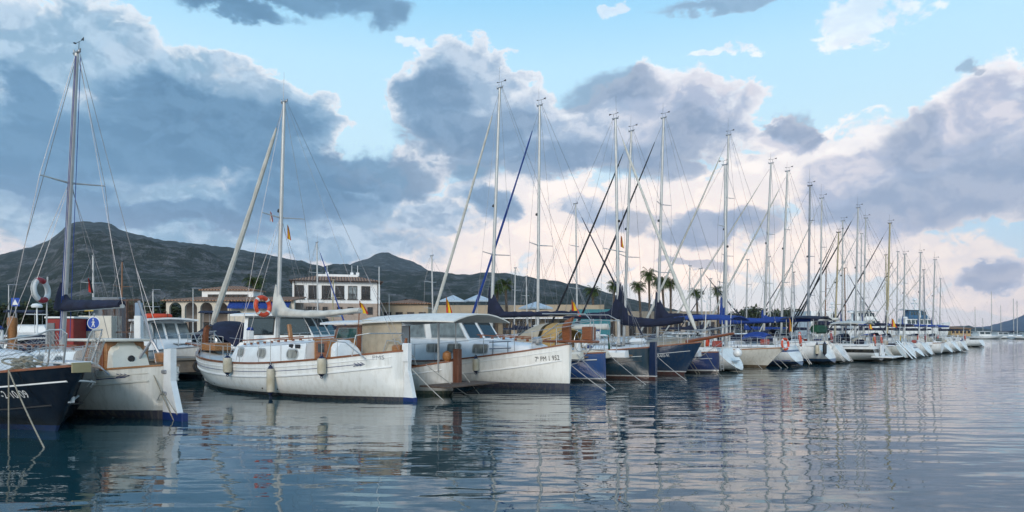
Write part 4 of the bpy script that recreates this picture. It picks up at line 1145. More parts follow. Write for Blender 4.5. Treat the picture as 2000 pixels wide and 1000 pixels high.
# ------------------------------------------------------------------ modern yachts and the dark traditional boats
def yacht(label, px, py, head, Lw, B, hm, mast_base, mast_top, bow_out=False, kind='yacht', fb=(1.05, .95, .98, 1.2), ra=.35, rb=.35, bst=.72, mast_m=ALU,
          jib=None, jibr=.055, cover=None, boom_px=None, boom_z=2.62, cover_kw=None, cap=None, hood_m=None, bimini=None, bim_x=(.2, 2.2), wheel_=True, ladder_=True, strakes=(), win=True,
          spread=(.35, .66), name='sailing_boat', detail=2, backrail=True, transom=None, lad_y=.25, deckm=DECK, cabin_m=WHITE, seed=0, r=.075, vane=True, antenna=1.0, sp_w=.8, cab=(.36, .78), cabh=.42, group='boats moored along the pontoon', rake_fix=None):
    rt = boat(name, label, 'boat', px, py, head, bow_out, Lw, group)
    sheer = [(0, fb[0]), (.3, fb[1]), (.65, fb[2]), (1, fb[3])]
    H = Hull(kind, Lw, B, sheer, ra=ra, rb=rb, bst=bst)
    build_hull(rt, H, hm, drop=.06, transom=transom, deckm=deckm)
    if cap: add_cap(rt, H, cap, h=.04, w=.09)
    else: add_strake(rt, H, -.01, ALU_D, .022, name='toe_rail')
    for dz, m, rr in strakes: add_strake(rt, H, dz, m, rr, name='strake' if rr > .012 else 'pin_stripe')
    x0, x1 = Lw * cab[0], Lw * cab[1]; zd = H.zs(.5) - .06
    c = Cabin(x0, x1, B * .30, B * .16, zd, cabh, cabh * .62, ra=-.15, rf=-1.6, wm=B * .285, tumble=.14, rad=.10, camber=.07); c.build(rt, 'cabin', cabin_m)
    if win:
        xs = [lerp(x0, x1, k) for k in (.17, .42, .66)]
        for s_ in (1, -1):
            for x in xs: side_window(rt, c.y_at, s_, x, zd + cabh * .42, .52, .13, .8, GLASS, ALU_D, fw=.015)
    # cockpit: coamings, well, companionway
    ck = MB(); xc0, xc1 = max(.5, ra * 1.2), x0 + .1
    for s_ in (1, -1):
        ck.loft([[Vector((x, s_ * (B * k), zd + z)) for k, z in ((.36, -.05), (.355, .16), (.33, .24), (.27, .25), (.25, -.05))] for x in (xc0, lerp(xc0, xc1, .5), xc1)])
    ck.build('cockpit_coaming', cabin_m, rt)
    w_ = MB(); w_.box(((xc0 + xc1) / 2, 0, zd + .03), (xc1 - xc0, B * .46, .05)); w_.build('cockpit_sole', TEAK, rt)
    h_ = MB(); h_.box((x0 + .02, 0, zd + cabh * .5), (.05, .56, cabh * .9)); h_.build('companionway_hatch', VARN if cap else GLASS, rt)
    if detail > 1:
        for s_ in (1, -1):
            w_ = MB(); w_.lathe((lerp(xc0, xc1, .6), s_ * B * .31, zd + .24), [(.075, 0), (.07, .03), (.05, .05), (.05, .12), (.07, .15), (.0, .16)], 12); w_.build('winch', STEEL, rt)
        h_ = MB(); h_.box((lerp(x0, x1, .72), 0, zd + cabh * .85 + .03), (.5, .5, .05), bev=.015); h_.build('deck_hatch', GLASS, rt)
        h_ = MB(); h_.box((lerp(x0, x1, .3), .4 * B * .3, zd + cabh + .07), (1.2, .04, .03)); h_.box((lerp(x0, x1, .3), -.4 * B * .3, zd + cabh + .07), (1.2, .04, .03)); h_.build('handrail', TEAK, rt)
    if wheel_: wheel(rt, xc0 + .75, zd, .42)
    if hood_m: hood(rt, x0 - .35, B * .30, zd + .2, hood_m, L=1.35, h=.78)
    if bimini: canopy(rt, bim_x[0], bim_x[1], B * .36, zd + 1.75, bimini, camber=.16, thick=.05, posts=(lerp(bim_x[0], bim_x[1], .15), lerp(bim_x[0], bim_x[1], .85)), zd=zd, name='bimini', droop=.08)
    rail(rt, H, .12, .86, .58, 6 if detail > 1 else 4, wires=2, bow_len=.12, stern=backrail and not kind == 'llaut', stern_len=.09)
    if ladder_: ladder(rt, H.xa(fb[0] * .9) - .06, lad_y, .12, fb[0] + .1, lean=fb[0] * ra + .06 if ra > 0 else .1)
    # mast
    x = solve_px(rt.location, rt.rotation_euler[2], mast_base); xt = solve_px(rt.location, rt.rotation_euler[2], mast_top[0]); Y = boat_Y(rt.location, rt.rotation_euler[2], x)
    top = z_at(mast_top[1], Y); rake = max(min(x - xt, .9), -.9) if rake_fix is None else rake_fix
    bx = fit(rt, boom_px) if boom_px else None
    if bx is None and cover: bx = x - 4.0
    rig(rt, H, x, zd + cabh * (.8 if x < x1 else 0), top, rake, r=r, m=mast_m, spread=spread, sp_w=sp_w, boom=bx, boom_z=boom_z, cover=cover, cover_kw=cover_kw or {}, jib=jib, jr=jibr, antenna=antenna, vane=vane, seed=seed)
    return rt, H, x, zd

hmw = lambda n, boot=(0.01, 0.02, 0.06), st=None, g=.3, band=None, sz=(.14, .20), bz=.12, top=(0.75, 0.76, 0.75): hull_mat(n, top, boot, st, sz, g, bz, band)
Y_ = {}
# blue hull next to the white motor cruiser
Y_['E'] = yacht('bright blue hulled boat with tan arched spray hood beside the white motor cruiser', 1183, 746, 141.5, 10.0, 3.3,
    hull_mat('bright_blue_hull_paint', (0.010, 0.050, 0.17), (0.015, 0.015, 0.02), (0.6, 0.6, 0.6), (.10, .15), .3), 958, (976, 178), fb=(1.18, 1.05, 1.1, 1.45), ra=.04, bst=.66,
    kind='llaut', cap=VARN, deckm=CREAM, cabin_m=CREAM, jib=SAILW, jibr=.075, cover=NAVY, boom_px=1130, boom_z=2.72, cover_kw=K(rise=1.25, rise_len=.20, h0=.28, h1=.19, w0=.2, ties=4), hood_m=None, wheel_=True, ladder_=False, strakes=((-.26, WHITE, .02), (-.3, BLACK, .012)), r=.083, spread=(.36,), sp_w=1.0, seed=11, antenna=1.0)
# dark green hull with blue rudder
Y_['F'] = yacht('dark green hulled boat with navy blue rudder and steel boarding ladder', 1268, 741, 141, 10.5, 3.4,
    hull_mat('dark_green_hull_paint', (0.009, 0.030, 0.048), (0.06, 0.016, 0.012), (0.55, 0.55, 0.55), (.12, .16), .5, .10), 1050, (1054, 208), kind='llaut', fb=(1.36, 1.12, 1.1, 1.5), ra=-.02, rb=.3,
    cap=VARN, cabin_m=WHITE, jib=BLUE, jibr=.065, cover=SAILW, boom_px=1190, boom_z=2.15, cover_kw=K(h0=.26, h1=.26, w0=.2, w1=.14, rise=0), wheel_=False, ladder_=False, strakes=((-.34, WHITE, .012), (-.55, BLACK, .012)), r=.078, spread=(.42,), sp_w=.95, seed=12, antenna=.9)
# navy hull, bow out, white letters
Y_['G'] = yacht('navy hulled boat pointing its long wooden bowsprit outwards, white bow lettering', 1336, 733, 140.5, 10.5, 3.4,
    hull_mat('navy_hull_paint', (0.010, 0.030, 0.070), (0.07, 0.02, 0.015), (0.58, 0.58, 0.58), (.15, .19), .45, .12), 1209, (1202, 231), bow_out=True, kind='llaut', fb=(1.1, 1.0, 1.1, 1.55), rb=.55, ra=-.05,
    cap=VARN, jib=SAILW, jibr=.085, cover=NAVY, boom_px=1100, boom_z=2.75, cover_kw=K(rise=1.5, rise_len=.2, h0=.45), wheel_=False, ladder_=False, strakes=((-.36, WHITE, .012),), r=.083, spread=(.42,), sp_w=1.1, seed=13, antenna=1.2)
Y_['Hh'] = yacht('royal blue hulled boat with wooden cap rail, left of the white transoms', 1404, 729, 140, 10.5, 3.5,
    hull_mat('royal_blue_hull_paint', (0.010, 0.025, 0.11), (0.02, 0.015, 0.02), (0.58, 0.58, 0.58), (.10, .16), .4, .10), 1218, (1233, 260), fb=(1.04, .95, 1.0, 1.35), ra=.0, kind='llaut', cap=VARN,
    jib=BLACKC, jibr=.055, cover=NAVY, boom_px=1338, boom_z=2.55, cover_kw=K(rise=1.7, rise_len=.10, h0=.55, h1=.30, w0=.28, w1=.2, droop=.16), hood_m=None, strakes=((-.30, WHITE, .014),), r=.083, spread=(.42,), sp_w=1.1, seed=14, antenna=.9, ladder_=True, lad_y=-.2)
Y_['I'] = yacht('white yacht with broad raked oval transom right of the royal blue hull', 1452, 726, 139.5, 10.5, 3.6,
    hmw('white_yacht_black_line', (0.015, 0.015, 0.02), (0.58, .58, .57), .3, None, (.10, .16)), 1284, (1296, 234), ra=.9, bst=.60, fb=(1.22, 1.08, 1.1, 1.35), jib=BLACKC, jibr=.055, cover=NAVY, boom_px=1395, boom_z=2.75,
    cover_kw=K(rise=1.3, rise_len=.22, h0=.45, h1=.2, w0=.22), bimini=None, strakes=((-.34, ALU_D, .010),), r=.083, spread=(.32, .62), sp_w=1.0, seed=15, ladder_=False, antenna=.9)
Y_['J'] = yacht('cream yacht pointing a long raked wooden trimmed bow outwards between white transoms', 1495, 718, 139.5, 9.5, 3.0,
    hull_mat('cream_yacht_paint', (0.62, 0.60, 0.54), (0.05, 0.03, 0.02), None, (.1, .2), .35), 1419, (1429, 322), bow_out=True, fb=(.95, .88, .95, 1.15), ra=-.2, rb=.95, cap=OAK, mast_m=ALU, jib=None, cover=None, boom_px=None, wheel_=False, ladder_=False, r=.085, seed=16, antenna=0, rake_fix=.1, hood_m=SAILW)
Y_['K'] = yacht('white yacht with blue sheer band and blue canopy carrying a big orange lifebuoy', 1568, 716, 139, 10.8, 3.6,
    hmw('white_yacht_blue_band', (0.01, 0.04, 0.13), None, .2, (.86, .98, (0.01, .035, .16)), bz=.30), 1411, (1423, 267), ra=.62, bst=.62, fb=(1.20, 1.1, 1.12, 1.35), jib=SAILW, jibr=.075, cover=BLUE, boom_px=1515, boom_z=2.62,
    cover_kw=K(rise=1.5, rise_len=.16, h0=.42, h1=.26, w0=.24, w1=.15), bimini=None, strakes=((-.82, BLUE, .02),), r=.083, spread=(.42, .7), sp_w=.9, seed=17, lad_y=-1.0, antenna=1.1)
Y_['L'] = yacht('big white yacht under navy bimini and navy side cloths, black fenders on its side', 1632, 711, 138.5, 12.0, 3.9,
    hmw('white_yacht_blue_boot', (0.012, 0.02, 0.05), (0.02, .08, .20), .25, None, (.16, .34)), 1491, (1506, 322), ra=.6, bst=.66, fb=(1.42, 1.3, 1.3, 1.5), jib=SAILW, jibr=.055, cover=BLUE, boom_px=1585, boom_z=2.75,
    cover_kw=K(rise=.5, h0=.42, h1=.28, w0=.22), bimini=NAVY, bim_x=(.6, 3.0), hood_m=NAVY, r=.083, spread=(.32, .6), sp_w=.9, seed=18, lad_y=-1.3, antenna=.8)
Y_['L2'] = yacht('white yacht with a narrow steeply raked transom squeezed beside the navy bimini', 1662, 709, 138, 10.5, 3.2,
    hmw('white_yacht_plain', (0.03, 0.03, 0.035)), 1525, (1538, 337), ra=.7, bst=.5, fb=(1.2, 1.1, 1.1, 1.3), jib=SAILW, jibr=.075, cover=NAVY, boom_px=1600, boom_z=2.8, cover_kw=K(rise=.3), r=.083, seed=19, antenna=.7)
Y_['M'] = yacht('white yacht with open platform stern, black hull band and two orange horseshoe lifebuoys', 1722, 706, 137.5, 10.8, 3.8,
    hmw('white_yacht_black_band', (0.02, 0.02, 0.025), None, .2, (.62, .86, (.02, .02, .02)), bz=.10), 1578, (1582, 364), ra=.2, bst=.8, fb=(1.08, 1.02, 1.05, 1.3), mast_m=ALU_D, cover=SAILW, boom_px=1640, boom_z=2.9, cover_kw=K(rise=.3), bimini=SAILW, bim_x=(.8, 3.0), jib=None, r=.09, seed=20, spread=(.3, .55, .78), antenna=1.3)
Y_['N'] = yacht('cream white yacht with two slanting passerelles beside the black banded yacht', 1746, 703, 137, 10.0, 3.3,
    hmw('cream_white_yacht', (0.05, 0.04, 0.03), None, .5, top=(.55, .54, .49)), 1602, (1605, 388), ra=.75, bst=.6, fb=(1.12, 1.0, 1.05, 1.3), cover=NAVY, boom_px=1660, jib=SAILW, jibr=.05, r=.075, seed=21, hood_m=NAVY, antenna=1.2)
Y_['O'] = yacht('small cream yacht with a yellow varnished mast behind the slanting passerelles', 1770, 701, 137, 8.5, 2.8,
    hmw('grey_white_yacht', (0.03, 0.03, 0.03), None, .5, top=(.5, .5, .46)), 1630, (1638, 455), ra=.5, fb=(1.0, .9, .9, 1.2), mast_m=WOODMAST, cover=NAVY, boom_px=1675, jib=BLACKC, jibr=.05, r=.075, seed=22, hood_m=TAN, antenna=0)
Y_['P1'] = yacht('white yacht with a slim dark waist stripe and curved scoop stern', 1808, 698, 137, 11.0, 3.5,
    hmw('white_yacht_waist_stripe', (0.06, 0.055, 0.05), None, .3, (.72, .82, (.015, .02, .04)), bz=.08), 1670, (1676, 407), ra=1.0, bst=.6, fb=(1.25, 1.1, 1.1, 1.35), cover=NAVY, boom_px=1735, jib=BLACKC, jibr=.07, r=.085, seed=23, hood_m=NAVY, antenna=1.2)
Y_['P2'] = yacht('white yacht with blue mast collar hidden behind the waist striped hull', 1788, 699.5, 136.5, 10.0, 3.2,
    hmw('white_yacht_plain', (0.03, 0.03, 0.035)), 1645, (1646, 432), ra=.5, fb=(1.1, 1.0, 1.0, 1.3), cover=BLUE, boom_px=1695, jib=BLACKC, jibr=.05, r=.075, seed=24, hood_m=BLUE, antenna=0)
Y_['Q'] = yacht('white classic sloop with red sheer line and tan cockpit tent', 1838, 692, 136.5, 9.5, 3.1,
    hmw('white_sloop_paint', (0.03, 0.035, 0.04), None, .3), 1732, (1738, 437), ra=-.15, bst=.45, rb=.7, fb=(1.05, .95, 1.0, 1.3), mast_m=WOODMAST, cover=NAVY, boom_px=1785, jib=BLACKC, jibr=.055, cap=VARN, r=.10, seed=25, hood_m=None, ladder_=False, antenna=.9)
Y_['Q2'] = yacht('white yacht with a red lifebuoy on its stern rail left of the classic sloop', 1822, 695, 136.5, 10.5, 3.3,
    hmw('white_yacht_plain', (0.03, 0.03, 0.035)), 1686, (1691, 427), ra=.6, fb=(1.15, 1.0, 1.05, 1.3), cover=BLUE, boom_px=1740, jib=SAILW, jibr=.05, r=.075, seed=26, hood_m=NAVY, antenna=.9)
Y_['R'] = yacht('white yacht with dark grey cockpit tent and blue sail cover near the pontoon end', 1862, 690, 136, 9.5, 3.1,
    hmw('white_yacht_navy_boot', (0.01, 0.015, 0.05), None, .3), 1765, (1767, 497), ra=.8, fb=(1.1, 1.0, 1.0, 1.2), cover=BLUE, boom_px=1810, jib=SAILW, jibr=.05, r=.09, seed=27, hood_m=NAVY, detail=1)
Y_['S'] = yacht('white yacht with open transom, second from the end of the pontoon', 1878, 688, 136, 9.5, 3.1,
    hmw('white_yacht_rusty_boot', (0.10, 0.03, 0.02), None, .4), 1795, (1798, 494), ra=.7, fb=(1.1, 1.0, 1.0, 1.2), cover=BLUE, boom_px=1832, jib=SAILW, jibr=.05, r=.09, seed=28, hood_m=SAILW, detail=1)
Y_['T'] = yacht('white yacht with cluttered stern rails, last boat at the end of the pontoon', 1891, 686, 136, 9.5, 3.1,
    hmw('white_yacht_brown_boot', (0.06, 0.035, 0.025), None, .4), 1821, (1826, 508), ra=.5, fb=(1.1, 1.0, 1.0, 1.2), cover=BLUE, boom_px=1855, jib=SAILW, jibr=.04, r=.08, seed=29, hood_m=NAVY, detail=1)

# extras on these boats
def extras():
    r, H, x, zd = Y_['E']
    m = hood(r, 2.6, 1.15, 1.35, TAN, L=1.7, h=1.05)
    m2 = MB(); rows = []
    for i in range(6):
        t = i / 5; a = lerp(10, 62, t)
        rows.append([Vector((2.6 - 1.0 * math.sin(R(a)) , 1.18 * math.cos(th), 1.35 + 1.08 * math.sin(th) ** .6 * (1 - .28 * t))) for th in [math.pi * k / 10 for k in range(11)]])
    m2.grid(rows); m2.build('hood_aft_flap', OCHRE, r, angle=70)
    ga = MB(); ga.tube([(.2, 1.2, 1.2), (.0, 1.15, 2.5), (.4, .9, 2.75), (2.6, .8, 2.8)], .02, 6); ga.tube([(.2, -1.2, 1.2), (.0, -1.15, 2.5), (.4, -.9, 2.75), (2.6, -.8, 2.8)], .02, 6); ga.tube([(.0, 1.15, 2.5), (.0, -1.15, 2.5)], .02, 6); ga.build('stern_arch', STEEL, r)
    r, H, x, zd = Y_['F']
    stern_rudder(r, H, hull_mat('navy_rudder_paint', (0.008, 0.02, 0.06), (0.06, 0.016, 0.012), (0.55, 0.55, 0.55), (.12, .16), .3, .10), 1.60, w0=.26, w1=.30, bw=.18)
    ladder(r, 2.0, 1.50, .35, 1.75, lean=-.02, w=.0, n=0)
    l = MB(); y = 1.42
    for s_ in (0, .75): l.tube([(1.35 + s_, y, 1.75), (1.35 + s_, y + .12, .30)], .018, 5)
    for k in range(6): l.tube([(1.35, y + .12 - k * .02, .40 + k * .22), (2.1, y + .12 - k * .02, .40 + k * .22)], .022, 5)
    l.build('boarding_ladder', STEEL, r)
    # outboard motor on the stern rail
    o = MB(); o.box((2.75, 1.45, 1.62), (.34, .26, .26), bev=.07); o.build('outboard_cowl', BLACK, r)
    o = MB(); o.box((2.75, 1.5, 1.28), (.12, .10, .5), bev=.02); o.tube([(2.6, 1.5, 1.5), (2.2, 1.55, 1.62)], .02, 5); o.build('outboard_leg', BLACK, r)
    pl = MB(); pl.box((4.6, 1.95, .52), (2.9, .35, .06), bev=.02); pl.build('folded_gangplank', ALU, r)
    rg_, Hg_ = Y_['G'][0], Y_['G'][1]; xg = hull_x(rg_, Hg_, 1281, .9, -1); lettering(rg_, Hg_, 'BA-635-91', xg, .86, .20, -1, WHITE, slope=.03, x1=hull_x(rg_, Hg_, 1307, .9, -1))
    r, H, x, zd = Y_['G']
    b = MB(); b.tube([(10.6, 0, 1.58), (12.9, 0, 1.98)], [.09, .06], 8); b.build('bowsprit', VARN, r)
    b = MB()
    for s_ in (1, -1): b.tube([(10.4, s_ * .5, 1.6), (11.2, s_ * .35, 2.05), (12.9, s_ * .12, 2.35), (12.9, s_ * .05, 2.0)], .015, 5)
    b.tube([(12.85, 0, 1.93), (11.1, 0, .75)], .012, 4); b.build('bowsprit_rail', STEEL, r)
    r, H, x, zd = Y_['I']
    pl = MB(); pl.box((.35, .1, .55), (.10, .9, .03)); pl.build('transom_step', ALU_D, r)
    canopy(r, .2, 3.6, 1.35, zd + 1.75, BLUE, camber=.22, thick=.05, posts=(.6, 3.0), zd=zd, name='bimini', droop=.10)
    c = MB(); c.loft([[Vector((x_, 1.3 * k * kk, zd + .25 + .55 * kk * (1 - k * k))) for k in (1, .7, .3, -.3, -.7, -1)] for x_, kk in ((2.2, .6), (3.0, 1), (4.6, 1), (5.6, .5))]); c.build('cockpit_cover', TAN, r)
    r, H, x, zd = Y_['K']
    canopy(r, 2.0, 3.4, .7, zd + .75, BLUE, camber=.3, thick=.05, name='hatch_cover', droop=.15)
    r, H, x, zd = Y_['L']
    for s_ in (1, -1):
        c = MB(); rows = [[H.sheer_pt(t, s_, .06, -.03), H.sheer_pt(t, s_, .62, -.03)] for t in [.20 + .36 * i / 10 for i in range(11)]]
        c.grid(rows); c.grid([[p - Vector((0, s_ * .012, 0)) for p in q] for q in rows]); c.build('side_cloth', NAVY, r)
    c = MB(); c.box((1.0, 0, zd + 1.0), (.5, 1.9, .55), bev=.1); c.build('cockpit_locker', GREENC, r)
    r, H, x, zd = Y_['M']
    p = MB(); p.box((-.35, 0, .34), (1.3, 3.0, .09), bev=.02); p.build('bathing_platform', WHITE, r)
    p = MB(); p.box((.0, -.1, .78), (.06, .8, .8), bev=.02); p.build('folded_door', WHITE, r)
    for k in (0, 1):
        r, H, x, zd = Y_['N']
        p = MB(); p.plate([(-.25 - k * .1, -.6 + k * 1.1, 1.35), (-.25 - k * .1, -.25 + k * 1.1, 1.35), (-1.35, -.25 + k * 1.1, .15), (-1.35, -.6 + k * 1.1, .15)], (.05, 0, .05)); p.build('passerelle', WHITE, r)
    r, H, x, zd = Y_['Q']
    c = MB(); c.loft([[Vector((x_, .9 * k, zd + .2 + .5 * kk * (1 - abs(k)))) for k in (1, .5, 0, -.5, -1)] for x_, kk in ((.8, .9), (2.4, 1.2), (4.0, 1.4))]); c.build('cockpit_tent', TAN, r)
    # round balloon fender between the royal blue and the white transom
    g = Y_['Hh'][0]; p = wpos(g, (-.45, -1.25, .98))
    t = thing('balloon_fender', 'round white balloon fender hanging beside the ladder of the royal blue boat', 'fender', p)
    b = MB(); b.lathe((0, 0, 0), [(.0, -.22), (.12, -.19), (.20, -.1), (.22, 0), (.19, .12), (.10, .2), (.04, .26), (.0, .27)], 16); b.build('body', WHITE, t)
    b = MB(); b.ring((0, 0, .29), .04, .02, (1, 0, 0), 10, 5); b.build('eye', FENB, t)
extras()

def deck_gear(rt, H, x, zd, seed, Lw):
    """loose-looking gear that is fastened to the deck: each kind its own part"""
    rg = random.Random(seed * 7 + 1); half = H.B * .30
    cols = [mat('grey_green_bag', (.10, .13, .11), .9), mat('sun_bleached_red', (.35, .07, .05), .7), BLUE, TAN, mat('pale_blue_canvas', (.42, .50, .56), .9), NAVY, WHITE]
    def P(a, b, z=0): return Vector((a, b, zd + z))
    if rg.random() < .8:
        b = MB(); xx = rg.uniform(.4, .9) * x * .5; b.box(P(xx, half * .9, .42), (.55, .16, .32), bev=.05); b.build('rail_bag', rg.choice(cols), rt)
    if rg.random() < .7:
        b = MB(); b.box(P(x + 1.0, rg.uniform(-.3, .3), .62), (.8, .55, .28), bev=.10); b.build('liferaft_canister', WHITE, rt)
    if rg.random() < .7:
        b = MB(); b.ring(P(.35 + H.xa(1), half * rg.uniform(.4, 1), .62), .20, .05, (1, .2, .1), 18, 6, a0=-.9, a1=4.0); b.build('horseshoe_buoy', rg.choice([ORANGE, mat('lifebuoy_yellow', (.6, .4, .03), .6), WHITE]), rt)
    if rg.random() < .2:
        b = MB(); b.tube([P(.3, -half, .0), P(.25, -half, 2.3)], .02, 5); b.lathe(P(.25, -half, 2.3), [(.16, 0), (.17, .06), (.12, .13), (0, .15)], 10); b.build('radar_pole', WHITE, rt)
    if rg.random() < .5:
        b = MB(); b.tube([P(.3, half, .2), P(.2, half, 2.2), P(.15, half, 2.6)], .018, 5)
        for k in range(3):
            a = k * 2.1; b.plate([P(.15, half, 2.6), P(.15, half + .42 * math.cos(a), 2.6 + .42 * math.sin(a)), P(.17, half + .40 * math.cos(a + .25), 2.6 + .40 * math.sin(a + .25))], (.01, 0, 0))
        b.build('wind_generator', WHITE, rt)
    for k in range(rg.randint(1, 3)):
        b = MB(); c = P(rg.uniform(.8, x * .7), rg.uniform(-half * .7, half * .7), rg.uniform(.15, .35)); b.box(c, (rg.uniform(.3, .8), rg.uniform(.25, .5), rg.uniform(.12, .3)), rot=Matrix.Rotation(rg.uniform(0, 3), 3, 'Z'), bev=.06); b.build('cushion', rg.choice(cols), rt)
    b = MB()
    for k in range(5): b.ring(P(x - .35 + rg.uniform(-.03, .03), .12 * (k - 2), .75 + rg.uniform(-.1, .1)), .13, .02, (1, rg.uniform(-.4, .4), .2), 12, 4)
    b.build('coiled_halyards', ROPE_W, rt)
    if rg.random() < .55:
        b = MB(); xx = x + 2.2; b.loft([[P(xx + t, .55 * k * y, .45 + .25 * z * k) for y, z in ((1, 0), (.8, .8), (.3, 1.2), (-.3, 1.2), (-.8, .8), (-1, 0))] for t, k in ((-1.0, .5), (-.6, 1), (.5, 1), (1.1, .45))]); b.build('upturned_dinghy', rg.choice([mat('hypalon_grey', (.28, .29, .30), .7), WHITE, NAVY]), rt)
for _i, _k in enumerate(Y_):
    _r, _H, _x, _zd = Y_[_k]
    if _k != 'J': deck_gear(_r, _H, _x, _zd, 40 + _i, _H.L)

# ------------------------------------------------------------------ pontoon and quay
U = Vector((.70, .714, 0)); NV = Vector((-.714, .70, 0))
def SC(s, c, z=0.0): return U * s + NV * c + Vector((0, 0, z))
CONC = mat('old_concrete', (.20, .165, .13), .9, var=.25, vscale=1.6, bump=.5, bscale=14)
CONCT = mat('concrete_top', (.22, .20, .17), .9, var=.2, vscale=1.2, bump=.4, bscale=20)
def make_pontoon():
    t = thing('pontoon', 'long low concrete pontoon on piles behind the moored boats', 'pontoon', SC(0, 0), 0)
    mb = MB()
    for k in range(13):
        s0, s1 = -14 + k * 7.5, -14 + (k + 1) * 7.5 - .04
        q = [SC(s0, 28.7, .38), SC(s1, 28.7, .38), SC(s1, 31.4, .38), SC(s0, 31.4, .38)]
        mb.plate(q, (0, 0, .50))
    mb.build('deck_slab', CONC, t, smooth=False)
    mb = MB(); mb.plate([SC(-14, 28.62, .88), SC(83.5, 28.62, .88), SC(83.5, 31.48, .88), SC(-14, 31.48, .88)], (0, 0, .09)); mb.build('walking_deck', CONCT, t, smooth=False)
    for k in range(14):
        for c in (29.2, 30.9):
            p = MB(); b = SC(-13 + k * 7.3, c, 0); p.tube([b + Vector((0, 0, -1.2)), b + Vector((0, 0, .38))], .22, 12); p.build('pile', CONC, t)
    tr = MB()
    for k in range(26):
        b = SC(-11 + k * 3.6, 28.58, .62); tr.ring(b, .19, .05, NV, 18, 8)
    tr.build('tyre_fenders', BLACK, t)['kind'] = 'stuff'
make_pontoon()
def pedestal(s, c, lab, h=1.15):
    b = SC(s, c, .97); t = thing('service_pedestal', lab, 'pedestal', b, R(45), 'service pedestals on the pontoon')
    m = MB(); m.box((0, 0, h / 2), (.28, .26, h), bev=.04); m.build('cabinet', WHITE, t)
    m = MB(); m.lathe((0, 0, h), [(.15, 0), (.16, .05), (.10, .13), (0, .15)], 12); m.build('lamp_cap', BLUE, t)
for i, (s, lab) in enumerate(((4.2, 'white service pedestal on the pontoon behind the cream boat'), (13.5, 'white service pedestal behind the wooden bow post of the white sailing boat'), (27, 'white service pedestal on the pontoon behind the blue hulls'), (40, 'white service pedestal on the pontoon behind the white transoms'), (55, 'white service pedestal towards the far end of the pontoon'))): pedestal(s, 30.2, lab)

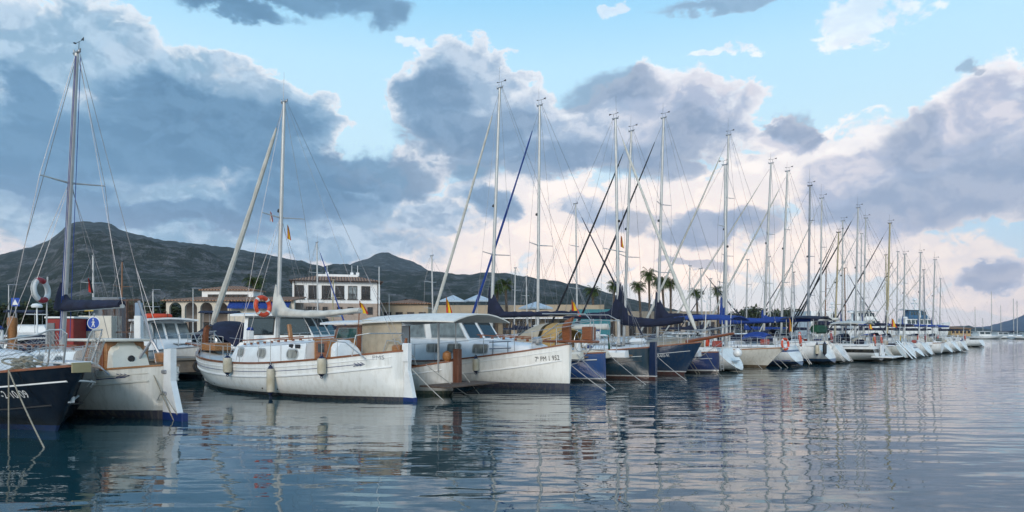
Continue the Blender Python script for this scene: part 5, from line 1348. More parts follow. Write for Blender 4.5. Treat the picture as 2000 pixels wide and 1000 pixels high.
# quay furniture at the root of the pontoon, left side of the picture
def box_thing(name, label, cat, c, size, m, rz=45, bev=.03, extra=None):
    t = thing(name, label, cat, c, R(rz)); b = MB(); b.box((0, 0, size[2] / 2), size, bev=bev); b.build('body', m, t)
    return t
def quay_left():
    # landing stage the gate and huts stand on
    q = MB(); q.plate([SC(-34, 31.6, .50), SC(9.5, 31.6, .50), SC(9.5, 34.2, .50), SC(-34, 34.2, .50)], (0, 0, .47)); o = q.build('quay', CONCT, smooth=False); struct(o)
    # red cabinet
    Y = 25.6; p = W(128, 690, Y)
    t = thing('red_cabinet', 'dark red sheet metal cabinet beyond the cream boat', 'cabinet', (p.x, p.y, .97), R(2))
    b = MB(); b.box((.05, 0, .79), (1.0, .8, 1.56), bev=.02); b.build('body', mat('red_sheet_metal', (.24, .018, .015), .6, var=.15), t)
    b = MB(); b.box((-.30, -.42, .8), (.32, .03, 1.2), bev=.005); b.build('door', mat('grey_metal_door', (.16, .17, .18), .6), t)
    b = MB(); b.box((.05, 0, 1.61), (1.1, .92, .07), bev=.01); b.build('lid', WHITE, t)
    # low grey wall and pale block wall behind the sign
    p = W(196, 690, 26.5); t = thing('service_block', 'pale rendered service block with grey plinth beside the red cabinet', 'block', (p.x, p.y, .97), 0)
    b = MB(); b.box((0, 0, 1.05), (1.3, .7, 1.3), bev=.01); b.build('upper_wall', CREAM, t)
    b = MB(); b.box((0, 0, .22), (1.36, .76, .44), bev=.01); b.build('plinth', mat('grey_render', (.20, .22, .24), .9), t)
    b = MB(); b.box((-.15, -.37, 1.35), (.36, .04, .5), bev=.005); b.build('meter_box', BLUE, t)
    p = W(213, 690, 27.2); t = thing('gate_pillar', 'tall grey rendered pillar at the left end of the iron gate', 'pillar', (p.x, p.y, .97), 0)
    b = MB(); b.box((0, 0, 1.25), (1.1, .5, 2.45), bev=.02); b.build('shaft', mat('grey_render', (.20, .22, .24), .9), t)
    # pedestrian sign
    p = W(183, 690, 24.2); t = thing('pedestrian_sign', 'round blue pedestrian sign on a thin post in front of the pale block', 'sign', (p.x, p.y, .97), 0)
    SB = mat('sign_blue', (.01, .06, .35), .4, var=.03)
    b = MB(); b.tube([(0, .03, 0), (0, .03, 1.75)], .025, 8); b.build('post', ALU_D, t)
    zc = z_at(631, 24.2) - .97
    b = MB(); b.lathe((0, 0, zc), [(0, -.015), (.225, -.015), (.235, 0), (.225, .012), (0, .012)], 32, axis=(0, -1, 0)); dsk = b.build('disc', WHITE, t, angle=20)
    b = MB(); b.lathe((0, -.013, zc), [(0, 0), (.205, 0), (.205, .006), (0, .006)], 32, axis=(0, -1, 0)); b.build('blue_face', SB, dsk, angle=20)
    b = MB(); yy = -.026
    b.lathe((.0, yy, zc + .135), [(0, 0), (.026, 0), (.026, .004), (0, .004)], 14, axis=(0, -1, 0))
    def limb(a, c, w): 
        a, c = Vector((a[0], 0, a[1])), Vector((c[0], 0, c[1])); d = (c - a).normalized(); s_ = Vector((-d.z, 0, d.x)) * w
        b.plate([a - s_ + Vector((0, yy, zc)), a + s_ + Vector((0, yy, zc)), c + s_ * .7 + Vector((0, yy, zc)), c - s_ * .7 + Vector((0, yy, zc))], (0, -.004, 0))
    limb((0, .10), (0, -.02), .028); limb((.0, .09), (.055, .01), .012); limb((0, .09), (-.05, .02), .012); limb((.01, -.02), (.05, -.15), .016); limb((-.01, -.02), (-.055, -.15), .016)
    b.build('walking_figure', WHITE, dsk, smooth=False)
    # yellow sign board
    p = W(183, 603, 27.0); t = thing('yellow_sign', 'small yellow sign board above the dark blue boom cover', 'sign', (p.x, p.y, 0), 0)
    b = MB(); b.box((0, -.30, p.z), (.36, .03, .22), bev=.005); b.build('board', mat('sign_yellow', (.62, .40, .01), .5), t)
    b = MB(); b.tube([(0, -.27, .97), (0, -.27, p.z)], .02, 6); b.build('post', ALU_D, t)
    # iron gate
    Y = 26.8; p0, p1 = W(202, 690, Y), W(272, 690, Y - .8)
    t = thing('iron_gate', 'tall rusty iron bar gate closing off the pontoon beyond the cream boat', 'gate', (p0.x, p0.y, .97), math.atan2(p1.y - p0.y, p1.x - p0.x))
    Lg = (Vector((p1.x, p1.y, 0)) - Vector((p0.x, p0.y, 0))).length; rust = mat('rusty_iron', (.13, .075, .055), .8, var=.3, vscale=8)
    hz = z_at(586, Y) - .97
    for x in (0, Lg * .31, Lg * .66, Lg):
        b = MB(); b.box((x, 0, hz / 2), (.07, .07, hz), bev=.008); b.build('post', rust, t)
    for z in (.12, hz * .45, hz - .03):
        b = MB(); b.box((Lg / 2, 0, z), (Lg, .05, .05)); b.build('crossbar', rust, t)
    n = 26
    for k in range(n):
        b = MB(); b.tube([(Lg * (k + .5) / n, 0, .1), (Lg * (k + .5) / n, 0, hz + .02)], .011, 5); b.build('bar', rust, t)
    p = W(271, 690, 26.0)
    t = thing('white_post', 'thick white painted post at the right end of the iron gate', 'post', (p.x, p.y, .97), 0)
    b = MB(); b.box((0, 0, .85), (.26, .24, 1.7), bev=.02); b.build('shaft', WHITE, t); b = MB(); b.box((0, 0, 1.95), (.22, .20, .5), bev=.02); b.build('cap', mat('pale_blue_paint', (.24, .32, .42), .7), t)
    # triangular warning sign far left
    p = W(30, 590, 40); t = thing('crossing_sign', 'small blue square crossing sign on a thin post at the far left', 'sign', (p.x, p.y, 0), 0)
    b = MB(); b.box((0, 0, p.z), (.5, .03, .5), bev=.005); s_ = b.build('board', SB, t)
    b = MB(); b.plate([(-.18, -.02, p.z - .17), (.18, -.02, p.z - .17), (0, -.02, p.z + .17)], (0, -.006, 0)); b.build('triangle', WHITE, s_, smooth=False)
    b = MB(); b.tube([(0, .03, .97), (0, .03, p.z)], .03, 6); b.build('post', ALU_D, t)
    # wooden bollard posts
    for px, Yb, h in ((24, 24.5, 1.6), (108, 27, .9), (281, 25.2, .5)):
        p = W(px, 690, Yb); t = thing('mooring_post', {24: 'weathered wooden post by the left edge of the picture', 108: 'short wooden post beside the red cabinet', 281: 'stubby rusty mooring post by the white painted post'}[px], 'post', (p.x, p.y, .95), 0)
        b = MB(); b.lathe((0, 0, 0), [(.16, 0), (.15, h * .8), (.17, h * .85), (.16, h), (.05, h + .06), (0, h + .07)], 10); b.build('shaft', OAK, t)
quay_left()

# ------------------------------------------------------------------ land
def land():
    m = mat('quay_ground', (.16, .15, .13), .95, var=.2, vscale=.08)
    g = MB()
    pts = [(-4000, 62), (-58, 62), (10, 88), (60, 130), (95, 175), (150, 235), (400, 300), (1500, 330), (4000, 330), (4000, 4100), (-4000, 4100)]
    g.plate([(x, y, 1.0) for x, y in pts], (0, 0, -1.6)); o = g.build('ground', m, smooth=False); struct(o)
land()

from mathutils import noise as mn
def hill(name, ridge, R0, R1, base=1.0, amp=.10, seed=0.0, nr=46, rough_=1.0, mats=None, xpad=60, back=1.35, step=7):
    """terrain rising from R0 to a ridge at R1; ridge lists (column, row) of the skyline as bearings"""
    f = interp(ridge); xs = []; x = ridge[0][0]
    while x <= ridge[-1][0]: xs.append(x); x += step
    mb = MB(); rows = []
    for j in range(nr + 6):
        row = []
        for x in xs:
            tan = (x - 1000) / F; cs = 1 / math.sqrt(1 + tan * tan)
            v = j / nr; Rr = lerp(R0, R1, v ** 1.15) if v <= 1 else R1 * lerp(1, back, (v - 1) * nr / 5)
            wob = 1.0
            X, Y = tan * Rr * cs / cs, Rr
            e = (HOR - f(x)) / F
            fj = mn.fractal(Vector((x * .06 + seed, 3.3, 0)), 1.0, 2.1, 4) * .0022 * rough_
            e = max(e + fj, 0.0005)
            zr = e * R1
            if v <= 1:
                s_ = 1000.0 / max(R1, 600)
                p = Vector((X * .0035 * s_ + seed, Y * .0035 * s_, seed))
                n1 = mn.fractal(p * 1.3, 1.0, 2.0, 6)
                rid = 1 - abs(mn.noise(p * 2.6 + Vector((5, 5, 5)))) * 2
                prof = v ** 1.35
                z = zr * (prof + amp * (n1 * .9 + rid * .35 - .1) * math.sin(math.pi * min(v, 1)) ** .8)
                lim = e * Y * .985 if v < 1 else e * Y
                z = min(z, lim) if v < 1 else e * Y
                z = max(z, 0) + base * (1 - v)
            else:
                z = e * R1 * (1 - .5 * (v - 1) * nr / 5)
            row.append(Vector((X, Y, z + (EYE if v >= 1 else EYE * v))))
        rows.append(row)
    mb.grid(rows); o = mb.build(name, mats, angle=180); struct(o); return o

def rock_mat(name, veg, rock, scale=.02, mixlo=.45, mixhi=.62, detail=9):
    m = bpy.data.materials.new(name); m.use_nodes = True; nt = m.node_tree; N = nt.nodes; L = nt.links; b = N['Principled BSDF']; b.inputs['Roughness'].default_value = .95; b.inputs['Specular IOR Level'].default_value = .1
    g = N.new('ShaderNodeNewGeometry')
    def nz(s, d, r=.6, st=(1, 1, 1)):
        mp = N.new('ShaderNodeMapping'); mp.inputs['Scale'].default_value = st; L.new(g.outputs['Position'], mp.inputs[0])
        n = N.new('ShaderNodeTexNoise'); n.inputs['Scale'].default_value = s; n.inputs['Detail'].default_value = d; n.inputs['Roughness'].default_value = r; L.new(mp.outputs[0], n.inputs[0]); return n.outputs[0]
    a = nz(scale, detail, .65, (1, 1, 2.2)); c = nz(scale * 7, 6, .7)
    ad = N.new('ShaderNodeMath'); ad.operation = 'MULTIPLY_ADD'; L.new(c, ad.inputs[0]); ad.inputs[1].default_value = .55; 
    sb = N.new('ShaderNodeMath'); sb.operation = 'SUBTRACT'; L.new(a, sb.inputs[0]); sb.inputs[1].default_value = .275; L.new(sb.outputs[0], ad.inputs[2])
    mr = N.new('ShaderNodeMapRange'); mr.inputs[1].default_value = mixlo; mr.inputs[2].default_value = mixhi; L.new(ad.outputs[0], mr.inputs[0])
    mx = N.new('ShaderNodeMix'); mx.data_type = 'RGBA'; mx.inputs[6].default_value = (*veg, 1); mx.inputs[7].default_value = (*rock, 1); L.new(mr.outputs[0], mx.inputs[0])
    v = nz(scale * 22, 4, .7); m2 = N.new('ShaderNodeMapRange'); m2.inputs[1].default_value = .35; m2.inputs[2].default_value = .65; m2.inputs[3].default_value = .55; m2.inputs[4].default_value = 1.35; L.new(v, m2.inputs[0])
    mu = N.new('ShaderNodeVectorMath'); mu.operation = 'SCALE'; L.new(mx.outputs[2], mu.inputs[0]); L.new(m2.outputs[0], mu.inputs['Scale']); L.new(mu.outputs[0], b.inputs['Base Color'])
    bp = N.new('ShaderNodeBump'); bp.inputs['Strength'].default_value = 1; bp.inputs['Distance'].default_value = 7; L.new(ad.outputs[0], bp.inputs['Height']); L.new(bp.outputs[0], b.inputs['Normal'])
    MATS[name] = m; return m
SCRUB = rock_mat('scrub_and_limestone', (.034, .042, .030), (.155, .15, .145), .030, .48, .66)
SCRUB2 = rock_mat('pine_scrub', (.022, .036, .026), (.085, .085, .075), .02, .5, .75)
HAZY = rock_mat('far_hill_haze_tint', (.055, .085, .13), (.10, .13, .17), .004)  # distance haze painted in: scrub and rock colours shifted to blue
hill('mountain', [(-160, 520), (-60, 508), (0, 497), (60, 482), (98, 468), (118, 452), (132, 440), (143, 434), (152, 432), (175, 434), (200, 435), (218, 439), (235, 448), (300, 465), (380, 476), (450, 484), (520, 496), (570, 506), (620, 517), (680, 530), (760, 548), (850, 566), (950, 590), (1050, 612), (1150, 632)], 420, 1900, amp=.26, seed=2.0, mats=SCRUB)
hill('far_peak', [(640, 560), (665, 530), (690, 513), (715, 506), (735, 496), (752, 493), (770, 499), (790, 505), (812, 514), (830, 523), (860, 545), (900, 580)], 1500, 2900, amp=.2, seed=9.0, mats=SCRUB)
hill('long_ridge', [(560, 600), (600, 560), (630, 522), (650, 516), (700, 519), (760, 524), (820, 528), (870, 532), (920, 538), (945, 532), (1000, 536), (1060, 545), (1110, 553), (1150, 561), (1200, 576), (1260, 591), (1330, 606), (1400, 618), (1500, 634), (1560, 645)], 500, 1500, amp=.2, seed=14.0, mats=SCRUB)
hill('left_foothill', [(-200, 520), (-80, 530), (0, 553), (40, 565), (90, 584), (140, 602), (220, 620), (300, 636)], 300, 800, amp=.22, seed=21.0, mats=SCRUB2)
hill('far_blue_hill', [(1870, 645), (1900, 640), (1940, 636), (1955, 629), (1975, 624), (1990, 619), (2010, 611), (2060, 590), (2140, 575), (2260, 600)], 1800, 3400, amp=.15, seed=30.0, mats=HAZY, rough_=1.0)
hill('far_low_shore', [(1780, 644), (1830, 640), (1870, 637), (1920, 640), (1960, 645), (2100, 642), (2250, 640)], 1200, 2600, amp=.1, seed=33.0, mats=SCRUB2)

# ------------------------------------------------------------------ trees
def leaf_mat(name, c, var=.5):
    if name in MATS: return MATS[name]
    m = bpy.data.materials.new(name); m.use_nodes = True; nt = m.node_tree; N = nt.nodes; L = nt.links; b = N['Principled BSDF']; b.inputs['Roughness'].default_value = .8; b.inputs['Specular IOR Level'].default_value = .2
    g = N.new('ShaderNodeNewGeometry'); mr = N.new('ShaderNodeMapRange'); mr.inputs[3].default_value = 1 - var; mr.inputs[4].default_value = 1 + var; L.new(g.outputs['Random Per Island'], mr.inputs[0])
    mu = N.new('ShaderNodeVectorMath'); mu.operation = 'SCALE'; mu.inputs[0].default_value = c; L.new(mr.outputs[0], mu.inputs['Scale']); L.new(mu.outputs[0], b.inputs['Base Color'])
    MATS[name] = m; return m
PALM = leaf_mat('palm_leaf', (.055, .080, .022)); PINE = leaf_mat('pine_foliage', (.034, .046, .030)); BUSH = leaf_mat('broadleaf_foliage', (.035, .045, .02))
BARK = mat('bark', (.12, .085, .06), .9, var=.3, vscale=6, bump=.5)
def tree_tree(mesh_seed, h, w, m, name, kindf=1.0):
    rg = random.Random(mesh_seed); root = bpy.data.objects.new(name, None); col.objects.link(root)
    t = MB(); top = Vector((rg.uniform(-.3, .3), rg.uniform(-.3, .3), h * .62)); t.tube([(0, 0, -.3), (top.x * .3, top.y * .3, h * .3), top], [h * .03, h * .022, h * .01], 7)
    lumps = []
    for k in range(7):
        a = rg.uniform(0, 6.28); d = rg.uniform(.1, .36) * w; c = Vector((d * math.cos(a), d * math.sin(a), h * rg.uniform(.5, .86)))
        lumps.append((c, rg.uniform(.18, .30) * w)); t.tube([top * rg.uniform(.5, .9), c], [h * .012, h * .004], 5)
    t.build('trunk', BARK, root)
    c_ = MB()
    for c, r_ in lumps:
        for _ in range(150):
            d = Vector((rg.gauss(0, 1), rg.gauss(0, 1), rg.gauss(0, .7))).normalized() * r_ * rg.uniform(.55, 1.08)
            p = c + d; s_ = rg.uniform(.04, .085) * w
            u = Vector((rg.uniform(-1, 1), rg.uniform(-1, 1), rg.uniform(-.5, .5))).normalized(); v = u.orthogonal().normalized()
            c_.add([p - u * s_, p + v * s_ * .5, p + u * s_, p - v * s_ * .5], [(0, 1, 2, 3)])
    c_.build('crown', m, root, smooth=False); return root
def palm_tree(seed, h):
    rg = random.Random(seed); root = bpy.data.objects.new('palm_tree', None); col.objects.link(root)
    t = MB(); lean = rg.uniform(-.4, .4)
    t.tube([(lean * (k / 6) ** 2, 0, h * k / 6 - (.3 if k == 0 else 0)) for k in range(7)], [.26, .19, .17, .17, .16, .17, .24], 9); t.build('trunk', BARK, root)
    c_ = MB(); top = Vector((lean, 0, h))
    for k in range(46):
        a = rg.uniform(0, 6.28); el = rg.uniform(-.55, 1.4); ln = rg.uniform(1.05, 1.45) * (.8 if el < -.2 else 1)
        d = Vector((math.cos(a), math.sin(a), 0)); pts = []; p = top.copy(); e = el
        for i in range(6):
            pts.append(p.copy()); p = p + (d * math.cos(e) + Vector((0, 0, math.sin(e)))) * ln / 5; e -= .26
        s_ = d.cross(Vector((0, 0, 1)))
        for i in range(5):
            a_, b_ = pts[i], pts[i + 1]
            for q in (0, .5):
                o = a_.lerp(b_, q); l = .42 * (1 - abs((i + q) / 5 - .45)); dn = Vector((0, 0, -.16))
                for sg in (1, -1):
                    e_ = o + s_ * sg * l + (b_ - a_) * .9 + dn * (1 + rg.random())
                    c_.add([o, o + (b_ - a_) * .30, e_], [(0, 1, 2)])
            c_.add([a_ + s_ * .02, b_ + s_ * .02, b_ - s_ * .02, a_ - s_ * .02], [(0, 1, 2, 3)])
    c_.build('crown', PALM, root, smooth=False); return root
def copy_tree(o):
    c = o.copy(); col.objects.link(c)
    for ch in list(o.children):
        d = ch.copy(); col.objects.link(d); d.parent = c
        for g in list(ch.children):
            e = g.copy(); col.objects.link(e); e.parent = d
    return c
palms = [(500, 552, 82, 'palm tree rising between the arcade and the white hotel'), (970, 566, 92, 'left one of two palms behind the navy mast cover'), (991, 556, 96, 'taller right one of two palms behind the navy mast cover'),
         (1160, 570, 100, 'palm with thin trunk standing alone against the ridge'), (1199, 560, 100, 'palm whose crown shows behind the two tall masts'), (1252, 560, 105, 'lower palm left of the tallest palm'), (1269, 538, 108, 'tallest palm of the grove beyond the boats'),
         (1287, 553, 112, 'palm crown right behind the aluminium mast'), (1298, 552, 106, 'palm between two others in the middle of the grove'), (1310, 553, 110, 'rightmost palm of the grove beyond the boats'), (1363, 573, 112, 'solitary short palm right of the grove'), (1404, 568, 118, 'palm half hidden behind the rigging right of the solitary palm')]
pp = [palm_tree(3, 7.0), palm_tree(8, 7.0), palm_tree(15, 7.0)]
for i, (px, py, Y, lab) in enumerate(palms):
    o = pp[i] if i < 3 else copy_tree(pp[i % 3])
    p = W(px, py, Y); h = p.z - 1.0; s_ = Y / 100
    o.location = (p.x, Y, 1.0); o.scale = (1.1, 1.1, h / 7.0); o.rotation_euler[2] = i * 1.9; tag(o, lab, 'palm tree', 'palm trees behind the harbour')
pines = [tree_tree(1, 8, 9, PINE, 'pine_tree'), tree_tree(2, 8, 8, PINE, 'pine_tree'), tree_tree(5, 8, 9, BUSH, 'pine_tree')]
hz = []
for i in range(22): hz.append((1338 + i * 12.5 + rng.uniform(-4, 4), 607 + rng.uniform(-6, 8) - (10 if 9 < i < 18 else 0), rng.uniform(230, 300)))
places = ['beyond the masts right of the solitary palm', 'near the middle of the dark far tree line', 'towards the right end of the far tree line']
idx = 0
for i, (px, py, Y) in enumerate(hz):
    o = pines[i] if i < 3 else copy_tree(pines[i % 3]); p = W(px, py, Y); h = p.z - 1
    o.location = (p.x, Y, 1.0); k = h / 9.4; o.scale = (k * 1.0, k * 1.0, k); o.rotation_euler[2] = i * 2.2
    tag(o, 'dark pine in the far tree line ' + places[min(i // 8, 2)], 'tree', 'pines in the far tree line')
lt = [(-20 + i * 17.5 + rng.uniform(-4, 4), 590 + rng.uniform(-10, 8), rng.uniform(120, 150)) for i in range(20)]
for i, (px, py, Y) in enumerate(lt):
    o = copy_tree(pines[(i * 2) % 3]); p = W(px, py, Y); h = p.z - 1
    o.location = (p.x, Y, 1.0); k = h / 9.4; o.scale = (k * 1.2, k * 1.2, k); o.rotation_euler[2] = i * 1.3; o.name = 'broadleaf_tree'
    tag(o, 'dark tree at the foot of the mountain ' + ('left of the iron gate' if px < 200 else 'between iron gate and arcade'), 'tree', 'trees at the foot of the mountain')

# ------------------------------------------------------------------ buildings
def tile_mat():
    m = bpy.data.materials.new('terracotta_tiles'); m.use_nodes = True; nt = m.node_tree; N = nt.nodes; L = nt.links; b = N['Principled BSDF']; b.inputs['Roughness'].default_value = .9
    t = N.new('ShaderNodeTexCoord'); w = N.new('ShaderNodeTexWave'); w.inputs['Scale'].default_value = 1.0; w.inputs['Distortion'].default_value = .3; w.bands_direction = 'X'
    L.new(t.outputs['Object'], w.inputs[0]); n = N.new('ShaderNodeTexNoise'); n.inputs['Scale'].default_value = 2.5; n.inputs['Detail'].default_value = 6; L.new(t.outputs['Object'], n.inputs[0])
    a = N.new('ShaderNodeMix'); a.data_type = 'RGBA'; a.inputs[6].default_value = (.26, .12, .065, 1); a.inputs[7].default_value = (.40, .25, .16, 1); L.new(n.outputs[0], a.inputs[0])
    c = N.new('ShaderNodeMix'); c.data_type = 'RGBA'; c.inputs[7].default_value = (.06, .028, .018, 1); L.new(a.outputs[2], c.inputs[6])
    mr = N.new('ShaderNodeMapRange'); mr.inputs[1].default_value = .45; mr.inputs[2].default_value = .0; L.new(w.outputs[0], mr.inputs[0]); L.new(mr.outputs[0], c.inputs[0])
    L.new(c.outputs[2], b.inputs['Base Color']); bp = N.new('ShaderNodeBump'); bp.inputs['Distance'].default_value = .08; L.new(w.outputs[0], bp.inputs['Height']); L.new(bp.outputs[0], b.inputs['Normal'])
    MATS['tiles'] = m; return m
TILE = tile_mat()
WALLW = mat('white_render', (.80, .80, .79), .9, var=.05, vscale=.6); STONE = mat('pinkish_stone', (.42, .33, .27), .9, var=.15, vscale=1.5, bump=.3); BEIGE = mat('beige_render', (.42, .33, .23), .9, var=.12, vscale=.5)
WIN = mat('shutter_dark_glass', (.022, .020, .022), .25, var=.4, vscale=1.5, spec=.7); FRAMEB = mat('brown_window_frame', (.06, .04, .03), .6)
def hip_roof(parent, x0, x1, y0, y1, ze, zr, inset, m=TILE, name='roof', over=.35, thick=.12):
    mb = MB(); a = [Vector((x0 - over, y0 - over, ze)), Vector((x1 + over, y0 - over, ze)), Vector((x1 + over, y1 + over, ze)), Vector((x0 - over, y1 + over, ze))]
    r0, r1 = Vector((x0 + inset, (y0 + y1) / 2, zr)), Vector((x1 - inset, (y0 + y1) / 2, zr))
    lo = [p - Vector((0, 0, thick)) for p in a]
    mb.add(a + [r0, r1] + lo, [(0, 1, 5, 4), (1, 2, 5), (2, 3, 4, 5), (3, 0, 4), (0, 6, 7, 1), (1, 7, 8, 2), (2, 8, 9, 3), (3, 9, 6, 0), (6, 9, 8, 7)]); return mb.build(name, m, parent, smooth=False)
def bwin(parent, x, z, w, h, y=0.0, frame=FRAMEB, glass=WIN, rail_=False, sill=True, mull=True):
    f = MB()
    for a, b_, c, d in ((x - w / 2 - .05, x - w / 2, z, z + h), (x + w / 2, x + w / 2 + .05, z, z + h), (x - w / 2 - .05, x + w / 2 + .05, z + h, z + h + .05)):
        f.box(((a + b_) / 2, y - .03, (c + d) / 2), (b_ - a, .10, d - c))
    if mull: f.box((x, y - .025, z + h / 2), (.05, .06, h))
    if sill: f.box((x, y - .06, z - .04), (w + .3, .2, .07))
    fo = f.build('window', frame, parent, smooth=False)
    g = MB(); g.box((x, y - .012, z + h / 2), (w, .02, h)); g.build('pane', glass, fo, smooth=False)
    if rail_:
        r_ = MB(); r_.box((x, y - .13, z + .52), (w + .12, .03, .04)); [r_.box((x - w / 2 + k * w / 8, y - .13, z + .26), (.022, .022, .5)) for k in range(9)]; r_.build('balcony_rail', BLACK, fo, smooth=False)
    return fo
def hotel():
    Y = 74; p = W(571, 650, Y); q = W(742, 650, 76.5); Lx = (Vector((q.x, q.y)) - Vector((p.x, p.y))).length
    t = thing('hotel_building', 'white two storey building with tiled hip roof and six tall upper windows', 'building', (p.x, p.y, 1.0), math.atan2(q.y - p.y, q.x - p.x))
    sc = Lx / 171.0; zb = lambda py: z_at(py, 75) - 1.0
    ze = zb(548); zm = zb(592)
    b = MB(); b.box((Lx / 2, 4.0, (zm + ze) / 2), (Lx, 8, ze - zm)); b.build('wall', WALLW, t, smooth=False)
    b = MB(); b.box((Lx / 2, 4.0, zm / 2), (Lx + .06, 8.06, zm)); b.build('stone_ground_floor', STONE, t, smooth=False)
    hip_roof(t, 0, Lx, 0, 8, ze, zb(533), 2.6)
    b = MB(); b.box((Lx * .51, 4.0, zb(533) - .02), (Lx * .5, 1.2, .34)); b.build('roof_parapet', WALLW, t, smooth=False)
    for px in (637, 688, 700):
        b = MB(); b.box(((px - 571) * sc, 4.0, zb(533) + .25), (.35, .35, .4)); b.tube([((px - 571) * sc, 4.0, zb(533) + .3), ((px - 571) * sc, 4.0, zb(533) + 1.3)], .03, 5); b.build('chimney', WALLW, t, smooth=False)
    for i, px in enumerate((584, 610, 636, 662, 687.5, 713.5)):
        bwin(t, (px - 571) * sc, zb(583.5), 16 * sc, zb(558.5) - zb(583.5), 0, glass=WIN if i != 4 else PALEG, rail_=True)
    for px, w in ((586, 6), (603, 9), (616, 9), (634, 9), (662, 9), (683, 10), (722, 9)):
        z0, z1 = (605, 599) if px == 586 else (614, 600)
        bwin(t, (px - 571) * sc, zb(z0), w * sc, zb(z1) - zb(z0), -.03, sill=False, mull=False)
    for x in (.25, Lx - .25):
        b = MB(); b.tube([(x, -.1, ze - .1), (x, -.1, .2)], .05, 6); b.build('drainpipe', FRAMEB, t)
    b = MB(); b.tube([(-.3, -.42, ze - .06), (Lx + .3, -.42, ze - .06)], .07, 6); b.build('gutter', FRAMEB, t)
hotel()
def arcade():
    Y = 68; p = W(326, 650, Y); sc = Y / F; Lx = (569 - 326) * sc * 1.02
    t = thing('arcade_building', 'low cream arcade with round arches, tiled roof and blue awnings', 'building', (p.x, Y, 1.0), R(1.0)); zb = lambda py: z_at(py, Y) - 1.0
    ze = zb(586); D = 7.0
    X = lambda px: (px - 326) * sc
    # front wall with real arched openings
    arches = [(344, 12), (374, 12), (404, 12), (433, 12)]; b = MB(); th = .35
    edges = [X(326)]; n = 12
    for cx, hw in arches:
        x0, x1 = X(cx - hw), X(cx + hw); r_ = (x1 - x0) / 2; zs_ = zb(590.5) - r_
        b.box(((edges[-1] + x0) / 2, 0, ze / 2), (x0 - edges[-1], th, ze))
        for k in range(n):
            a0, a1 = math.pi * (1 - k / n), math.pi * (1 - (k + 1) / n); xa_, xb_ = (x0 + x1) / 2 + r_ * math.cos(a0), (x0 + x1) / 2 + r_ * math.cos(a1); za, zb__ = zs_ + r_ * math.sin(a0), zs_ + r_ * math.sin(a1)
            b.plate([(xa_, -th / 2, za), (xb_, -th / 2, zb__), (xb_, -th / 2, ze), (xa_, -th / 2, ze)], (0, th, 0))
        edges.append(x1)
    b.box(((edges[-1] + X(448)) / 2, 0, ze / 2), (X(448) - edges[-1], th, ze)); b.build('arched_wall', mat('cream_render', (.62, .55, .45), .9, var=.08), t, smooth=False)
    b = MB(); b.box((X(448) + (Lx - X(448)) / 2, .1, ze / 2), (Lx - X(448), .3, ze)); b.build('wall', MATS['cream_render'], t, smooth=False)
    b = MB(); b.box((Lx / 2, 3.2, ze / 2 - .05), (Lx - .1, .2, ze - .2)); b.build('rear_wall', STONE, t, smooth=False)
    for px in (352, 380, 408, 436): bwin(t, X(px), .1, 1.0, 2.0, 3.08, sill=False)
    rf = MB(); rf.plate([(-.4, -.5, ze), (Lx + .0, -.5, ze), (Lx, 4.2, zb(575)), (1.6, 4.2, zb(575))], (0, 0, -.12)); rf.build('roof', TILE, t, smooth=False)
    rf = MB(); rf.plate([(-.4, -.5, ze), (1.6, 4.2, zb(575)), (-.4, 7, ze)], (0, 0, -.12)); rf.build('roof_end', TILE, t, smooth=False)
    ub = MB(); x0, x1 = X(372), X(458); ub.box(((x0 + x1) / 2, 5.2, (zb(577) + zb(563)) / 2), (x1 - x0 + 1.0, 3.0, zb(563) - zb(577) + .3)); ub.build('upper_wall', WALLW, t, smooth=False)
    hip_roof(t, x0 - .5, x1 + .5, 3.7, 6.7, zb(562.5) + .1, zb(555.5) + .2, 1.8, over=.25, name='upper_roof')
    for k in range(8): bwin(t, X(380 + k * 10.3), zb(576), 8 * sc, .22, 3.68, sill=False, mull=False)
    for k in range(4):
        a, c = X(448 + k * 30), X(448 + (k + 1) * 30 - 1); b = MB(); b.plate([(a, -.05, zb(590)), (c, -.05, zb(590)), (c, -.7, zb(600)), (a, -.7, zb(600))], (0, 0, .05)); b.plate([(a, -.7, zb(600)), (c, -.7, zb(600)), (c, -.7, zb(603)), (a, -.7, zb(603))], (0, .03, 0)); b.build('awning', BLUE, t, smooth=False)
        bwin(t, (a + c) / 2, .1, .95, 1.5, -.06, sill=False)
        
arcade()
def block(name, label, px0, px1, ptop, Y, m, depth=8, roof=None, ridge=None, wins=0, wz=(.35, .75), name2='wall', zb_=1.0, winh=None, yaw=0.0, glass=WIN, inset=2.0):
    p, q = W(px0, HOR, Y), W(px1, HOR, Y); Lx = q.x - p.x; h = z_at(ptop, Y) - zb_
    t = thing(name, label, 'building', (p.x, Y, zb_), R(yaw)); b = MB(); b.box((Lx / 2, depth / 2, h / 2), (Lx, depth, h)); b.build(name2, m, t, smooth=False)
    if roof: hip_roof(t, 0, Lx, 0, depth, h, z_at(ridge, Y) - zb_, inset, m=roof, over=.4)
    for k in range(wins):
        bwin(t, Lx * (k + .5) / wins, h * wz[0], Lx / wins * .55, h * (wz[1] - wz[0]), 0, sill=False, glass=glass)
    return t, Lx, h
block('harbour_office', 'low beige building with tiled hip roof right of the white hotel', 746, 836, 592, 84, BEIGE, roof=TILE, ridge=581, wins=4, inset=3.5)
t, Lx, h = block('harbour_terminal', 'long low beige building with flat parapet behind the boats below the ridge', 838, 1170, 596, 96, BEIGE, wins=12, wz=(.0, .52))
b = MB(); b.box((Lx * .45, -.6, h * .62), (Lx * .9, 1.6, .18)); b.build('veranda_roof', WALLW, t, smooth=False)
block('beige_hall', 'plain beige hall stepping up behind the long low building', 1062, 1180, 595, 102, BEIGE, depth=8, wins=0)
